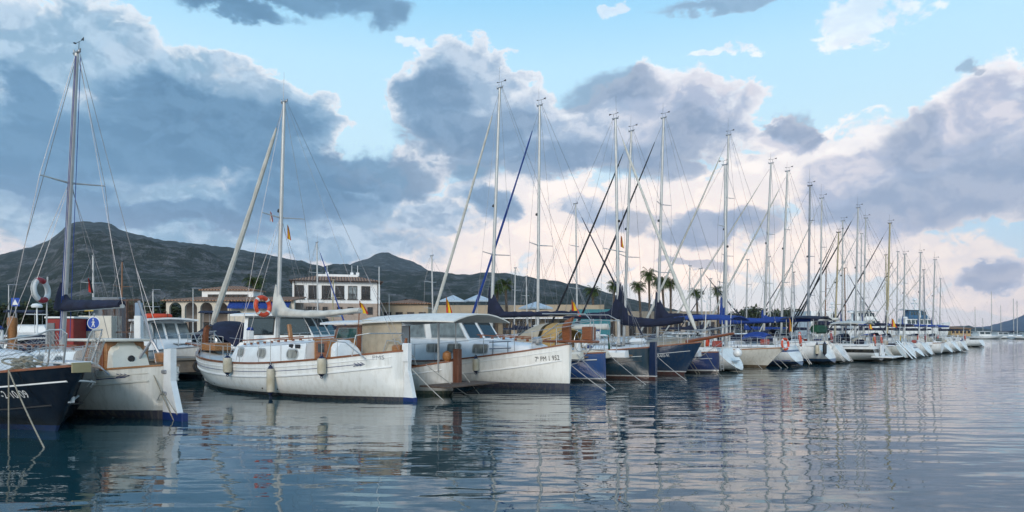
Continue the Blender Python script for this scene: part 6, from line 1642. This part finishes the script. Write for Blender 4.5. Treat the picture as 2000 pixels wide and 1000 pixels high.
t, Lx, h = block('teal_kiosk', 'teal clad low building behind the flag and navy boom covers', 1118, 1192, 604, 92, mat('teal_cladding', (.02, .16, .19), .6, var=.05), depth=5, wins=0)
block('long_quay_wall', 'long pale quay building below the palm grove', 1180, 1400, 608, 118, mat('pale_beige_wall', (.36, .30, .23), .9), depth=5, wins=10, wz=(.1, .6))
t, Lx, h = block('white_tower_block', 'far white terraced apartment block left of the pedestrian sign', 150, 204, 588, 170, WALLW, depth=10, wins=0)
for fl in range(3):
    for k in range(6): bwin(t, Lx * (k + .5) / 6, .6 + fl * 2.4, .8, 1.2, 0, sill=False)
t, Lx, h = block('ochre_building', 'small ochre building at the far end of the harbour', 1858, 1896, 641, 190, mat('ochre_render', (.50, .34, .16), .9), depth=9, roof=TILE, ridge=637, wins=5, inset=1.5)
block('white_harbour_building', 'white harbour building with terrace roof behind the yellow mast', 1584, 1622, 607, 120, WALLW, depth=8, wins=2, wz=(.2, .8))
# parasols
for i, (px, py, Y) in enumerate(((885, 577, 90), (933, 576, 88), (1046, 590, 88), (650, 0, 0))[:3]):
    p = W(px, py, Y); t = thing('parasol', ['pale blue pyramid parasol left of the navy mast cover', 'wide pale parasol just left of the navy mast cover', 'pale blue parasol behind the foot of the second tall mast'][i], 'parasol', (p.x, Y, 1.0), .3 * i, 'parasols on the quay terrace')
    b = MB(); h = p.z - 1; b.tube([(0, 0, 0), (0, 0, h)], .04, 6); b.build('pole', ALU, t)
    b = MB(); rows = [[Vector((r_ * math.cos(a), r_ * math.sin(a), z)) for a in [math.pi / 4 + k * math.pi / 2 for k in range(4)]] for r_, z in ((.05, h + .05), (1.2, h - .35), (2.3, h - .75), (2.3, h - .95))]
    b.loft(rows, cap=False); b.build('canopy', mat('pale_blue_canvas', (.42, .50, .56), .9), t, smooth=False)

# ------------------------------------------------------------------ boats behind the pontoon
def motorboat(label, loc=None, head=0, L=7.0, B=2.5, fly=False, cabin_h=1.0, hm=None, top=NAVY, liferaft=False, name='motor_boat', roofz=None, outboard=True, cover=None, wins=3, scale=1.0, group='motor boats beyond the pontoon', radar=False):
    r = thing(name, label, 'boat', (loc[0], loc[1], 0), R(head), group)
    r.scale = (scale,) * 3
    H = Hull('yacht', L, B, [(0, .80), (.4, .88), (.8, 1.10), (1, 1.25)], ra=-.1, rb=.8, bst=.88, draft=.3)
    hm = hm or hmw('white_motorboat_paint', (0.02, 0.03, 0.08), None, .2, (.62, .68, (.02, .05, .15)))
    build_hull(r, H, hm, n=18, m=8); add_strake(r, H, -.03, ALU_D, .025, name='rubbing_strake')
    c = Cabin(L * .30, L * .68, B * .36, B * .30, .85, cabin_h, cabin_h * .95, ra=0, rf=-.65, tumble=.14, rad=.08); c.build(r, 'cabin', WHITE, n=6)
    for s_ in (1, -1):
        o = lambda x_, z_: Vector((x_, s_ * (c.y_at(x_, z_) + .006), z_)); z0, z1 = .85 + cabin_h * .42, .85 + cabin_h * .9
        for a, b_, la in ((L * .32, L * .45, 0), (L * .47, L * .63, .3)):
            f = MB(); f.plate([o(a, z0), o(b_, z0), o(b_ - la, z1), o(a, z1)], (0, s_ * .012, 0)); fo = f.build('window', BLACK, r, smooth=False)
            f = MB(); f.plate([o(a + .04, z0 + .03), o(b_ - .04, z0 + .03), o(b_ - la - .03, z1 - .03), o(a + .04, z1 - .03)], (0, s_ * .02, 0)); f.build('pane', PALEG if liferaft else GLASS, fo, smooth=False)
    xf = lambda z: L * .68 - .65 * (z - .85)
    w = B * .29; n = wins
    for k in range(n): front_window(r, xf, lerp(-w, w, k / n) + .03, lerp(-w, w, (k + 1) / n) - .03, .85 + cabin_h * .42, .85 + cabin_h * .90, PALEG if liferaft else GLASS, WHITE)
    canopy(r, L * .24, L * .64, B * .38, .85 + cabin_h, WHITE, camber=.07, thick=.07, name='cabin_roof')
    fc = Cabin(L * .62, L * .90, B * .30, B * .10, 1.0, .22, .05, ra=0, rf=-1, tumble=.1, rad=.05); fc.build(r, 'fore_deck', WHITE, n=6)
    h_ = MB(); h_.box((L * .74, 0, 1.22), (.45, .45, .04), rot=Matrix.Rotation(R(6), 3, 'Y'), bev=.01); h_.build('deck_hatch', GLASS, r)
    rail(r, H, .5, .9, .45, 3, wires=1, bow_len=.12, stern=False)
    if outboard:
        o = MB(); o.box((-.35, 0, 1.05), (.42, .36, .5), bev=.1); ob = o.build('outboard_cowl', BLACK, r); o = MB(); o.box((-.35, 0, .5), (.18, .12, .75), bev=.03); o.build('outboard_leg', BLACK, r)
    if cover: canopy(r, -.1, L * .28, B * .42, 1.45, cover, camber=.45, thick=.06, name='cockpit_cover', droop=.45)
    if fly:
        f = Cabin(L * .26, L * .52, B * .32, B * .28, .9 + cabin_h + .05, .45, .45, ra=-.1, rf=-.5, tumble=.1, rad=.06); f.build(r, 'flybridge', WHITE, n=5)
        canopy(r, L * .16, L * .48, B * .36, .9 + cabin_h + 1.45, top, camber=.15, posts=(L * .2, L * .42), zd=.9 + cabin_h, name='bimini')
    if radar:
        m = MB(); m.tube([(L * .3, 0, .9 + cabin_h), (L * .28, 0, 2.2 + cabin_h)], .03, 6); m.tube([(L * .28, -.4, 1.9 + cabin_h), (L * .28, .4, 1.9 + cabin_h)], .02, 5); m.lathe((L * .28, 0, 2.2 + cabin_h), [(.2, 0), (.22, .08), (.15, .16), (0, .18)], 12); m.build('radar_mast', WHITE, r)
    return r
# left motor boat with liferaft roof
p = W(336, 650, 31.5)
mL = motorboat(scale=1.2, label='white motor boat with raked windscreen between the iron gate and the white sailing boat', loc=(p.x - 3.9, p.y + 3.6), head=-42, L=7.0, B=2.5, liferaft=True, cabin_h=1.35, outboard=False)
t = thing('liferaft', 'rolled orange and brown liferaft lying on the motor boat roof', 'liferaft', wpos(mL, (3.5, 0, 2.72)), mL.rotation_euler[2] + R(90))
b = MB(); b.lathe((0, 0, .10), [(0, -.62), (.09, -.60), (.13, -.5), (.13, .5), (.09, .6), (0, .62)], 10, axis=(1, 0, 0)); b.lathe((0, .2, .09), [(0, -.62), (.09, -.60), (.13, -.5), (.13, .5), (.09, .6), (0, .62)], 10, axis=(1, 0, 0)); b.build('rolls', ORANGE, t)
b = MB(); [b.ring((x, .1, .12), .25, .015, (1, 0, 0), 16, 5) for x in (-.35, .35)]; b.build('straps', mat('brown_strap', (.12, .05, .03), .8), t)
# the bigger cruiser behind the mast of the white llaut
p = W(470, 650, 33.5)
mC2 = motorboat(scale=1.38, label='white cabin cruiser with arched side windows behind the mast of the white sailing boat', loc=(p.x - 2.0, p.y + .6), head=-18, L=8.0, B=2.6, cabin_h=1.25, cover=NAVY, radar=False)
p = W(78, 650, 27.5)
mL2 = motorboat('small white motor boat with navy cockpit cover at the far left beyond the netting', (p.x - 2.2, p.y + 2.6), -48, 5.6, 2.3, cabin_h=.9, radar=True, cover=NAVY, outboard=False)
cv = MB(); cv.loft([[Vector((x, 1.0 * y * k, 1.0 + z * .95 * kk)) for y, z in ((1, 0), (.9, .6), (.5, .95), (-.5, .95), (-.9, .6), (-1, 0))] for x, k, kk in ((1.9, .98, .95), (3.2, .95, 1.0), (4.4, .7, .35))]); cv.build('windscreen_cover', NAVY, mL2)

kinds = []
# rows of small craft further back, seen over the decks in front
bgm = [(20, 44, 5, 'beige covered motor boat at the far left edge', TAN), (62, 46, 20, 'white open motor boat left of the navy mast cover', None), (222, 42, 30, 'white motor boat seen through the iron gate bars', NAVY), (262, 38, -20, 'white sports boat at the right end of the iron gate', BLUE),
       (405, 44, 160, 'white motor boat with navy canopy below the arches', NAVY), (438, 48, 10, 'low white motor boat below the right arch', BLACKC), (600, 47, -15, 'white motor boat below the furled white mainsail', NAVY), (650, 40, 20, 'white motor boat with blue cover below the left end of the roofed boat', BLUE),
       (1000, 48, 15, 'white motor cruiser below the navy boom cover', None), (1080, 52, -10, 'white motor boat right of the tan spray hood', NAVY), (1150, 56, 12, 'white motor boat behind the blue hull stern arch', None), (1330, 60, 10, 'white motor boat left of the blue sail cover', NAVY)]
for i, (px, Y, hd, lab, cv_) in enumerate(bgm):
    p = W(px, HOR, Y); motorboat(lab, (p.x - 3, p.y), hd, 6.0 + (i % 3), 2.5, cabin_h=.95 + .15 * (i % 2), cover=cv_, fly=(i % 4 == 1), outboard=(i % 2 == 0))
def back_yacht(label, px_mast, top, Y, L, mast_m=ALU, cover=NAVY, jib=None, hd=130, r=.08, base_px=None, flip=False, spread=(.4, .7)):
    """a sailing boat of the rows behind: placed so that its mast stands where the photo shows it"""
    p = W(base_px or px_mast, HOR, Y); h = R(hd); k = L * .55
    rt = thing('sailing_boat', label, 'boat', (p.x - math.cos(h) * k, p.y - math.sin(h) * k, 0), h, 'sailing boats beyond the pontoon')
    B = L * .31; H = Hull('yacht', L, B, [(0, 1.0), (.3, .95), (.65, 1.0), (1, 1.25)], ra=.4, rb=.5, bst=.66)
    build_hull(rt, H, hmw('white_yacht_plain', (0.03, 0.03, 0.035)), n=16, m=7)
    c = Cabin(L * .36, L * .76, B * .3, B * .16, .9, .42, .25, ra=-.1, rf=-1.5, tumble=.12); c.build(rt, 'cabin', WHITE, n=6)
    for s_ in (1, -1): side_window(rt, c.y_at, s_, L * .52, 1.1, 1.5, .12, .8, GLASS, ALU_D, fw=.015)
    xt = k
    rake = 0.0
    x = k; tz = z_at(top[1], Y)
    rake = 0.0
    rig(rt, H, x, 1.2, tz, .15, r=r, m=mast_m, spread=spread, sp_w=.7, boom=x - L * .38, boom_z=2.3, cover=cover, cover_kw=K(rise=.4), jib=jib, antenna=.7, vane=False, light=False, seed=int(px_mast))
    rail(rt, H, .12, .86, .55, 3, wires=1, bow_len=.12)
    return rt
BY = [(183, 500, 40, 9, ALU, None, 'sailing boat with a slim mast rising beside the dark red flag'), (237, 512, 46, 9, BROWNMAST, None, 'sailing boat with a brown wooden mast behind the iron gate'), (621, 474, 52, 9, ALU, BLUE, 'sailing boat with pale mast and blue furled jib before the hotel'), (649, 545, 56, 8, WOODMAST, NAVY, 'small boat with thin yellow mast before the hotel windows'),
      (846, 500, 50, 9, ALU, NAVY, 'sailing boat whose mast stands left of the brown covered staff'), (1004, 524, 58, 9, ALU, NAVY, 'sailing boat with short mast right of the two palms'), (1128, 398, 44, 10, ALU, NAVY, 'sailing boat with mast between the tall blue jib mast and the twin masts'),
      (1457, 508, 62, 10, ALU, BLUE, 'sailing boat with short mast right of the blue sail cover'), (1505, 502, 66, 10, ALU, NAVY, 'sailing boat with thin mast just right of the fourth white transom mast'), (1545, 513, 70, 10, ALU, NAVY, 'sailing boat with thin mast beyond the navy bimini'), (1553, 532, 74, 9, ALU_D, NAVY, 'sailing boat with darker thin mast beyond the navy bimini'),
      (1611, 522, 80, 9, BROWNMAST, NAVY, 'sailing boat with red brown mast near the white harbour building'), (1652, 524, 84, 9, BROWNMAST, NAVY, 'sailing boat with thin dark mast left of the big motor yachts'), (1680, 457, 74, 11, ALU, NAVY, 'sailing boat with mast close beside the tall pair near the motor yachts'), (1733, 498, 78, 10, WOODMAST, NAVY, 'sailing boat with short yellow mast hugging the tall yellow one'),
      (1751, 492, 82, 10, ALU, NAVY, 'sailing boat with slim mast right of the tall yellow mast'), (1807, 527, 92, 10, ALU_D, NAVY, 'sailing boat with dark mast before the blue and white motor yacht'), (1835, 545, 98, 10, ALU, NAVY, 'sailing boat with short mast at the far end of the pontoon'), (1372, 525, 60, 10, ALU, NAVY, 'sailing boat with mast right of the palm grove'), (1345, 520, 64, 9, ALU, NAVY, 'sailing boat with thin mast between grove and solitary palm'),
      (1030, 540, 66, 9, ALU, NAVY, 'sailing boat with very short mast left of the second tall mast'), (1386, 545, 70, 9, ALU, NAVY, 'sailing boat with short thin mast left of the tall white jib mast'), (300, 570, 58, 8, ALU, None, 'sailing boat with short mast just left of the arcade')]
for i, (px, py, Y, L, mm, cv_, lab) in enumerate(BY):
    back_yacht(lab, px, (px, py), Y, L, mast_m=mm, cover=cv_, jib=(NAVY if i % 3 == 0 else None) if i > 5 else (BLUE if px == 621 else None), hd=(128 + (i * 37) % 25) if i % 2 else (-45 + (i * 31) % 20), r=.05 + Y * .0003)

# dinghy, far motor yachts
def motor_yacht(label, px0, px1, pdeck, ptop, Y, hm, band=None, blue=False, base=650):
    p, q = W(px0, HOR, Y), W(px1, HOR, Y); L = q.x - p.x; B = L * .26
    r = thing('motor_yacht', label, 'boat', (p.x, Y, 0), R(4), 'large motor yachts at the outer quay')
    z1 = z_at(pdeck, Y); zt = z_at(ptop, Y)
    H = Hull('yacht', L * .9, B, [(0, z1 * .62), (.5, z1 * .75), (1, z1)], ra=-.1, rb=L * .1 / max(z1, .5), bst=.9)
    build_hull(r, H, hm, n=16, m=8)
    hh = (zt - z1 * .75) / 2
    c = Cabin(L * .08, L * .70, B * .42, B * .30, z1 * .72, hh, hh, ra=0, rf=-1.2, tumble=.2, rad=.15); c.build(r, 'main_deck_house', WHITE, n=6)
    c2 = Cabin(L * .15, L * .56, B * .36, B * .30, z1 * .72 + hh, hh * .9, hh * .85, ra=.2, rf=-.9, tumble=.15, rad=.12); c2.build(r, 'upper_deck_house', WHITE if not blue else mat('blue_superstructure', (.03, .11, .22), .4), n=6)
    for cc, a, b_ in ((c, L * .12, L * .60), (c2, L * .19, L * .50)):
        f = MB(); n = 6
        z0, z2 = cc.zb + cc.h0 * .42, cc.zb + cc.h0 * .85
        for s_ in (1, -1):
            o = lambda x_, z_: Vector((x_, s_ * (cc.y_at(x_, z_) + .01), z_))
            for k in range(n):
                xa_, xb_ = lerp(a, b_, k / n) + .08, lerp(a, b_, (k + 1) / n) - .08
                f = MB(); f.plate([o(xa_, z0), o(xb_, z0), o(xb_, z2), o(xa_, z2)], (0, s_ * .03, 0)); f.build('window', GLASS, r, smooth=False)
    canopy(r, L * .10, L * .60, B * .40, z1 * .72 + 2 * hh, WHITE, camber=.1, thick=.12, name='roof')
    m = MB(); zz = z1 * .72 + 2 * hh; m.tube([(L * .34, 0, zz), (L * .32, 0, zz + 1.6)], .12, 6); m.tube([(L * .36, -.9, zz + 1.0), (L * .30, -.9, zz + 1.0)], .1, 6); m.tube([(L * .33, -1, zz + 1.1), (L * .33, 1, zz + 1.1)], .08, 6); m.lathe((L * .33, 0, zz + 1.6), [(.35, 0), (.38, .15), (.2, .35), (0, .4)], 12); m.build('radar_mast', WHITE, r)
    return r
motor_yacht('white motor yacht with dark upper windows left of the blue and white one', 1650, 1762, 630, 606, 118, hmw('white_motoryacht_paint', (.03, .03, .05)))
motor_yacht('white motor yacht behind the white harbour building', 1606, 1668, 628, 610, 124, hmw('white_motoryacht_paint', (.03, .03, .05)))
motor_yacht('blue and white three deck motor yacht near the pontoon end', 1752, 1862, 628, 603, 120, hmw('white_motoryacht_paint', (.03, .03, .05)), blue=True)
far = [(1905, 600, 260, 12, 'far moored yacht left of the ochre shore boats', 0), (1937, 570, 250, 15, 'far moored yacht with the tallest distant mast', 8), (1955, 597, 270, 12, 'far moored yacht right of the tallest distant mast', 15), (1980, 584, 225, 16, 'far ketch at the right edge with close set masts', 4), (1987, 588, 228, 15, 'far sloop nearest the right edge of the picture', 10), (1920, 622, 300, 11, 'far small yacht between two taller distant masts', 5)]
for i, (px, py, Y, L, lab, dh) in enumerate(far):
    back_yacht(lab, px, (px, py), Y, L, cover=NAVY if i % 2 else None, hd=dh, r=.12, spread=(.5,))
p = W(1885, HOR, 215); motorboat('far white motor cruiser below the ochre building', (p.x, p.y), 8, 13, 4, cabin_h=1.6, outboard=False, group='far motor boats')
p = W(1925, HOR, 235); motorboat('far dark grey motor boat between the distant yachts', (p.x, p.y), 5, 12, 4, cabin_h=1.4, outboard=False, hm=hull_mat('grey_motorboat_paint', (.10, .10, .11), (.02, .02, .02)), group='far motor boats')
p = W(1975, HOR, 210); motorboat('far long white boat at the right edge of the picture', (p.x, p.y), 3, 16, 4, cabin_h=1.2, outboard=False, group='far motor boats')

# ------------------------------------------------------------------ lamp posts on the quay
for i, (px, py, Y, lab) in enumerate(((17, 556, 60, 'thin street lamp above the crossing sign at the far left'), (377, 563, 62, 'street lamp before the upper arcade windows'), (299, 566, 70, 'street lamp between mountain and arcade'), (760, 575, 80, 'street lamp right of the hotel'))):
    p = W(px, py, Y); t = thing('street_lamp', lab, 'street lamp', (p.x, Y, 1.0), 0, 'street lamps on the quay'); h = p.z - 1
    b = MB(); b.tube([(0, 0, 0), (0, 0, h)], [.07, .04], 8); b.build('pole', ALU, t); b = MB(); b.box((.35, 0, h), (.9, .18, .08), bev=.03); b.build('lamp_head', ALU_D, t)

# ------------------------------------------------------------------ lifebuoys, fenders, flags
def at(px, py, Y): return W(px, py, Y)
o = lifebuoy('tilted white lifebuoy with dark red ends hanging high at the left', at(80, 567, 17.5), (1.0, .02, .1), r=.27, rr=.07, base=BUOYW, bands=RED, big_bands=True)
o = lifebuoy('large orange lifebuoy with white bands hanging in the rigging before the hotel', at(513, 598, 22.5), (.89, -.45, .1), r=.30, rr=.075)
o.children[0].name = 'ring'
# poles they hang on
for lab, px, Y, z0, z1, nm in (('slim steel pole carrying the red and white lifebuoy', 84, 17.6, .9, z_at(540, 17.6), 'steel_pole'),):
    p = W(px, HOR, Y); m = MB(); m.tube([(0, 0, 0), (0.05, 0, z1 - z0)], .02, 6); x_ = m.build(nm, STEEL); x_.location = (p.x, Y + .1, z0); tag(x_, lab, 'pole')
lb = [('K', (.15, .0, 1.62), 'big orange lifebuoy on the stern rail of the blue banded yacht', .38, ORANGE), ('J', (10.6, .0, 1.36), 'orange lifebuoy on the bow rail of the cream yacht', .30, ORANGE), ('M', (.25, .75, 1.50), 'left orange lifebuoy on the black banded yacht', .36, ORANGE), ('M', (.25, -.95, 1.50), 'right orange lifebuoy on the black banded yacht', .32, ORANGE), ('L', (.6, -1.2, 1.75), 'thin red lifebuoy on the quarter of the navy bimini yacht', .33, RED), ('Q2', (.5, .3, 1.55), 'red lifebuoy low on the stern rail beside the classic sloop', .3, RED), ('T', (.3, 0, 1.5), 'orange lifebuoy on the last boat of the pontoon', .3, ORANGE)]
for k, q, lab, rr_, m_ in lb:
    rt = Y_[k][0]; o = lifebuoy(lab, wpos(rt, q), waxis(rt, (-1, -.25, .1) if k != 'J' else (1, -.3, .1)), r=rr_, rr=.065, base=m_)
def hull_fender(rt, H, px, z, lab, side=1, h=.62, r=.11, body=FENW, up=.5):
    x = solve_px(rt.location, rt.rotation_euler[2], px, lambda x_: side * (H.y_at(x_, z) + r))
    y = max(H.y_at(x, z + h * .4), H.y_at(x, z)) + r + .01
    return fender(lab, wpos(rt, (x, side * y, z)), h, r, body=body, up=up)
hull_fender(bC, HC, 445, z_at(706, 24.6), 'cream fender with navy ends near the bow of the white sailing boat', h=.50, r=.14, up=.35)
hull_fender(bC, HC, 531, z_at(737, 22.0), 'long white fender hanging amidships near the water on the white sailing boat', h=.75, r=.12, up=.75)
hull_fender(bC, HC, 629, z_at(712, 20.6), 'rounded cream fender hanging before the wooden door', h=.50, r=.13, end=None) if False else hull_fender(bC, HC, 629, z_at(712, 20.6), 'rounded cream fender hanging before the wooden door', h=.48, r=.13, up=.5)
hull_fender(bP, HP, 930, z_at(709, 25.0), 'white fender with navy ends on the side of the white motor cruiser', side=-1, h=.45, r=.115, up=.3)
hull_fender(Y_['L'][0], Y_['L'][1], 1596, .95, 'white fender low on the side of the navy bimini yacht', h=.6, r=.13)
hull_fender(Y_['L'][0], Y_['L'][1], 1611, 1.0, 'black fender on the side of the navy bimini yacht', h=.65, r=.12, body=BLACK)

def spanish(label, px, py, Y, w=.35, h=.8, staff=.5, az_=0.2, lean=.0): return flag(label, at(px, py, Y), w, h, az_=az_, staff=staff, lean=lean)
spanish('red and yellow flag hanging from a wooden staff left of the boat roof', 700, 590, 22.5, .28, .36, .9, lean=.05)
spanish('rolled red and yellow flag on a staff above the curved awning', 872, 583, 23.5, .22, .5, .3)
spanish('bright red and yellow flag hanging beside the black furled jib', 1117, 588, 30, .42, .62, .5)
spanish('yellow and red flag below the spreader of the white sailing boat mast', 561, 438, 23.2, .13, .50, .0 or None)
flag('small red pennant below the left spreader of the white sailing boat', at(527, 412, 23.2), .12, .35, (FLAGR, WHITE, FLAGR))
flag('dark red flag on the mast behind the navy boom cover', at(172, 543, 30), .25, .62, (FLAGR, BLACKC), staff=None)
spanish('yellow and red flag below the spreader of the right twin mast', 1213, 460, 35, .16, .6, None)
spanish('red and yellow flag on the stern of the blue banded yacht', 1542, 622, 41, .2, .75, .9)
spanish('orange yellow flag before the motor yachts, left one', 1697, 628, 56, .4, .6, 1.2)
spanish('orange yellow flag before the blue and white motor yacht', 1742, 622, 57, .5, .7, 1.3)
flag('limp green flag on the green hulled boat', at(1188, 656, 29.0), .12, .75, (GREENC,), staff=.2)

# ------------------------------------------------------------------ mooring lines
def line(label, a, Ya, b, r=.013, m=ROPE, sag=.02): return rope(label, (W(a[0], a[1], Ya), G(*b) - Vector((0, 0, .15))), r, m, sag=sag)
line('thick rope hanging straight down before the black hull', (17, 722), 12.8, (17, 850), .013)
line('thick rope slanting down from the black hull into the water', (18, 726), 12.8, (97, 878), .013)
line('rope from the cream boat running behind its rudder', (292, 712), 15.4, (346, 822), .013)
line('rope crossing the lower rudder of the cream boat', (314, 768), 15.2, (284, 810), .010, ROPE_W)
line('rope from the cream boat to the right of its rudder', (318, 766), 15.0, (364, 822), .010)
line('long pale rope from the roofed boat slanting towards the rudder', (800, 716), 19.5, (877, 782), .013, ROPE_W)
line('middle rope slanting over the boarding platform', (832, 712), 20.5, (925, 770), .013, ROPE_W)
line('rope slanting down right of the brown stern post', (902, 726), 21.5, (943, 768), .012, ROPE_W)
line('dark thin rope crossing the bow of the white motor cruiser', (1068, 686), 24.5, (1150, 745), .009)
line('long pale rope before the bright blue hull reaching the water', (1100, 700), 23.6, (1200, 767), .013, ROPE_W)
line('second pale rope before the bright blue hull', (1127, 692), 26.5, (1215, 762), .013, ROPE_W)
line('pale rope slanting before the dark green hull', (1187, 690), 28.2, (1274, 752), .013, ROPE_W)
line('pale rope slanting from the navy hull to the water', (1279, 692), 29.6, (1352, 744), .013, ROPE_W)
line('left of two ropes from the long wooden bowsprit', (1320, 670), 31.0, (1366, 730), .012)
line('right of two ropes from the long wooden bowsprit', (1330, 672), 32.0, (1371, 729), .012)
line('rope before the royal blue hull', (1374, 682), 32.8, (1420, 742), .011)
line('short rope below the raked oval transom', (1430, 705), 33.8, (1446, 731), .011)
line('left rope below the cream raked bow', (1470, 700), 36.5, (1494, 721), .012, ROPE_W)
line('left of two ropes below the blue banded yacht', (1502, 695), 37.5, (1532, 719), .012, ROPE_W)
line('right of two ropes below the blue banded yacht', (1512, 690), 38.2, (1544, 718), .012, ROPE_W)
line('rope from the quarter of the blue banded yacht', (1570, 690), 41, (1583, 712), .012)
line('loose rope sinking at the end of the pontoon', (1895, 676), 73, (1912, 686), .02)
# inflatable dinghy floating beside the cream boat
p = G(282, 812); t = thing('floating_tender', 'small dark flat tender floating under the cream boat stern', 'tender', (p.x, p.y, 0), R(20))
b = MB(); b.loft([[Vector((x, y * k, z)) for y, z in ((.28, .02), (.22, .06), (-.22, .06), (-.28, .02), (-.2, -.1), (.2, -.1))] for x, k in ((-.65, .7), (-.3, 1), (.4, 1), (.75, .5))]); b.build('body', mat('wet_grey_plastic', (.10, .13, .13), .3), t)
b = MB(); b.tube([(-.5, 0, .08), (.55, 0, .08)], .02, 6); b.build('spar', WHITE, t)

# ------------------------------------------------------------------ air
def air():
    mb = MB(); mb.box((0, 2080, 498.5), (9000, 4360, 1003)); m = bpy.data.materials.new('haze'); m.use_nodes = True; N = m.node_tree.nodes; N.clear()
    v = N.new('ShaderNodeVolumePrincipled'); v.inputs['Color'].default_value = (.80, .88, 1.0, 1); v.inputs['Density'].default_value = 8e-5; v.inputs['Anisotropy'].default_value = 0.2
    o = N.new('ShaderNodeOutputMaterial'); m.node_tree.links.new(v.outputs[0], o.inputs['Volume'])
    h = mb.build('haze', m, smooth=False); h['kind'] = 'stuff'; h['label'] = 'thin blue evening haze over the harbour and hills'; h.display_type = 'WIRE'
air()
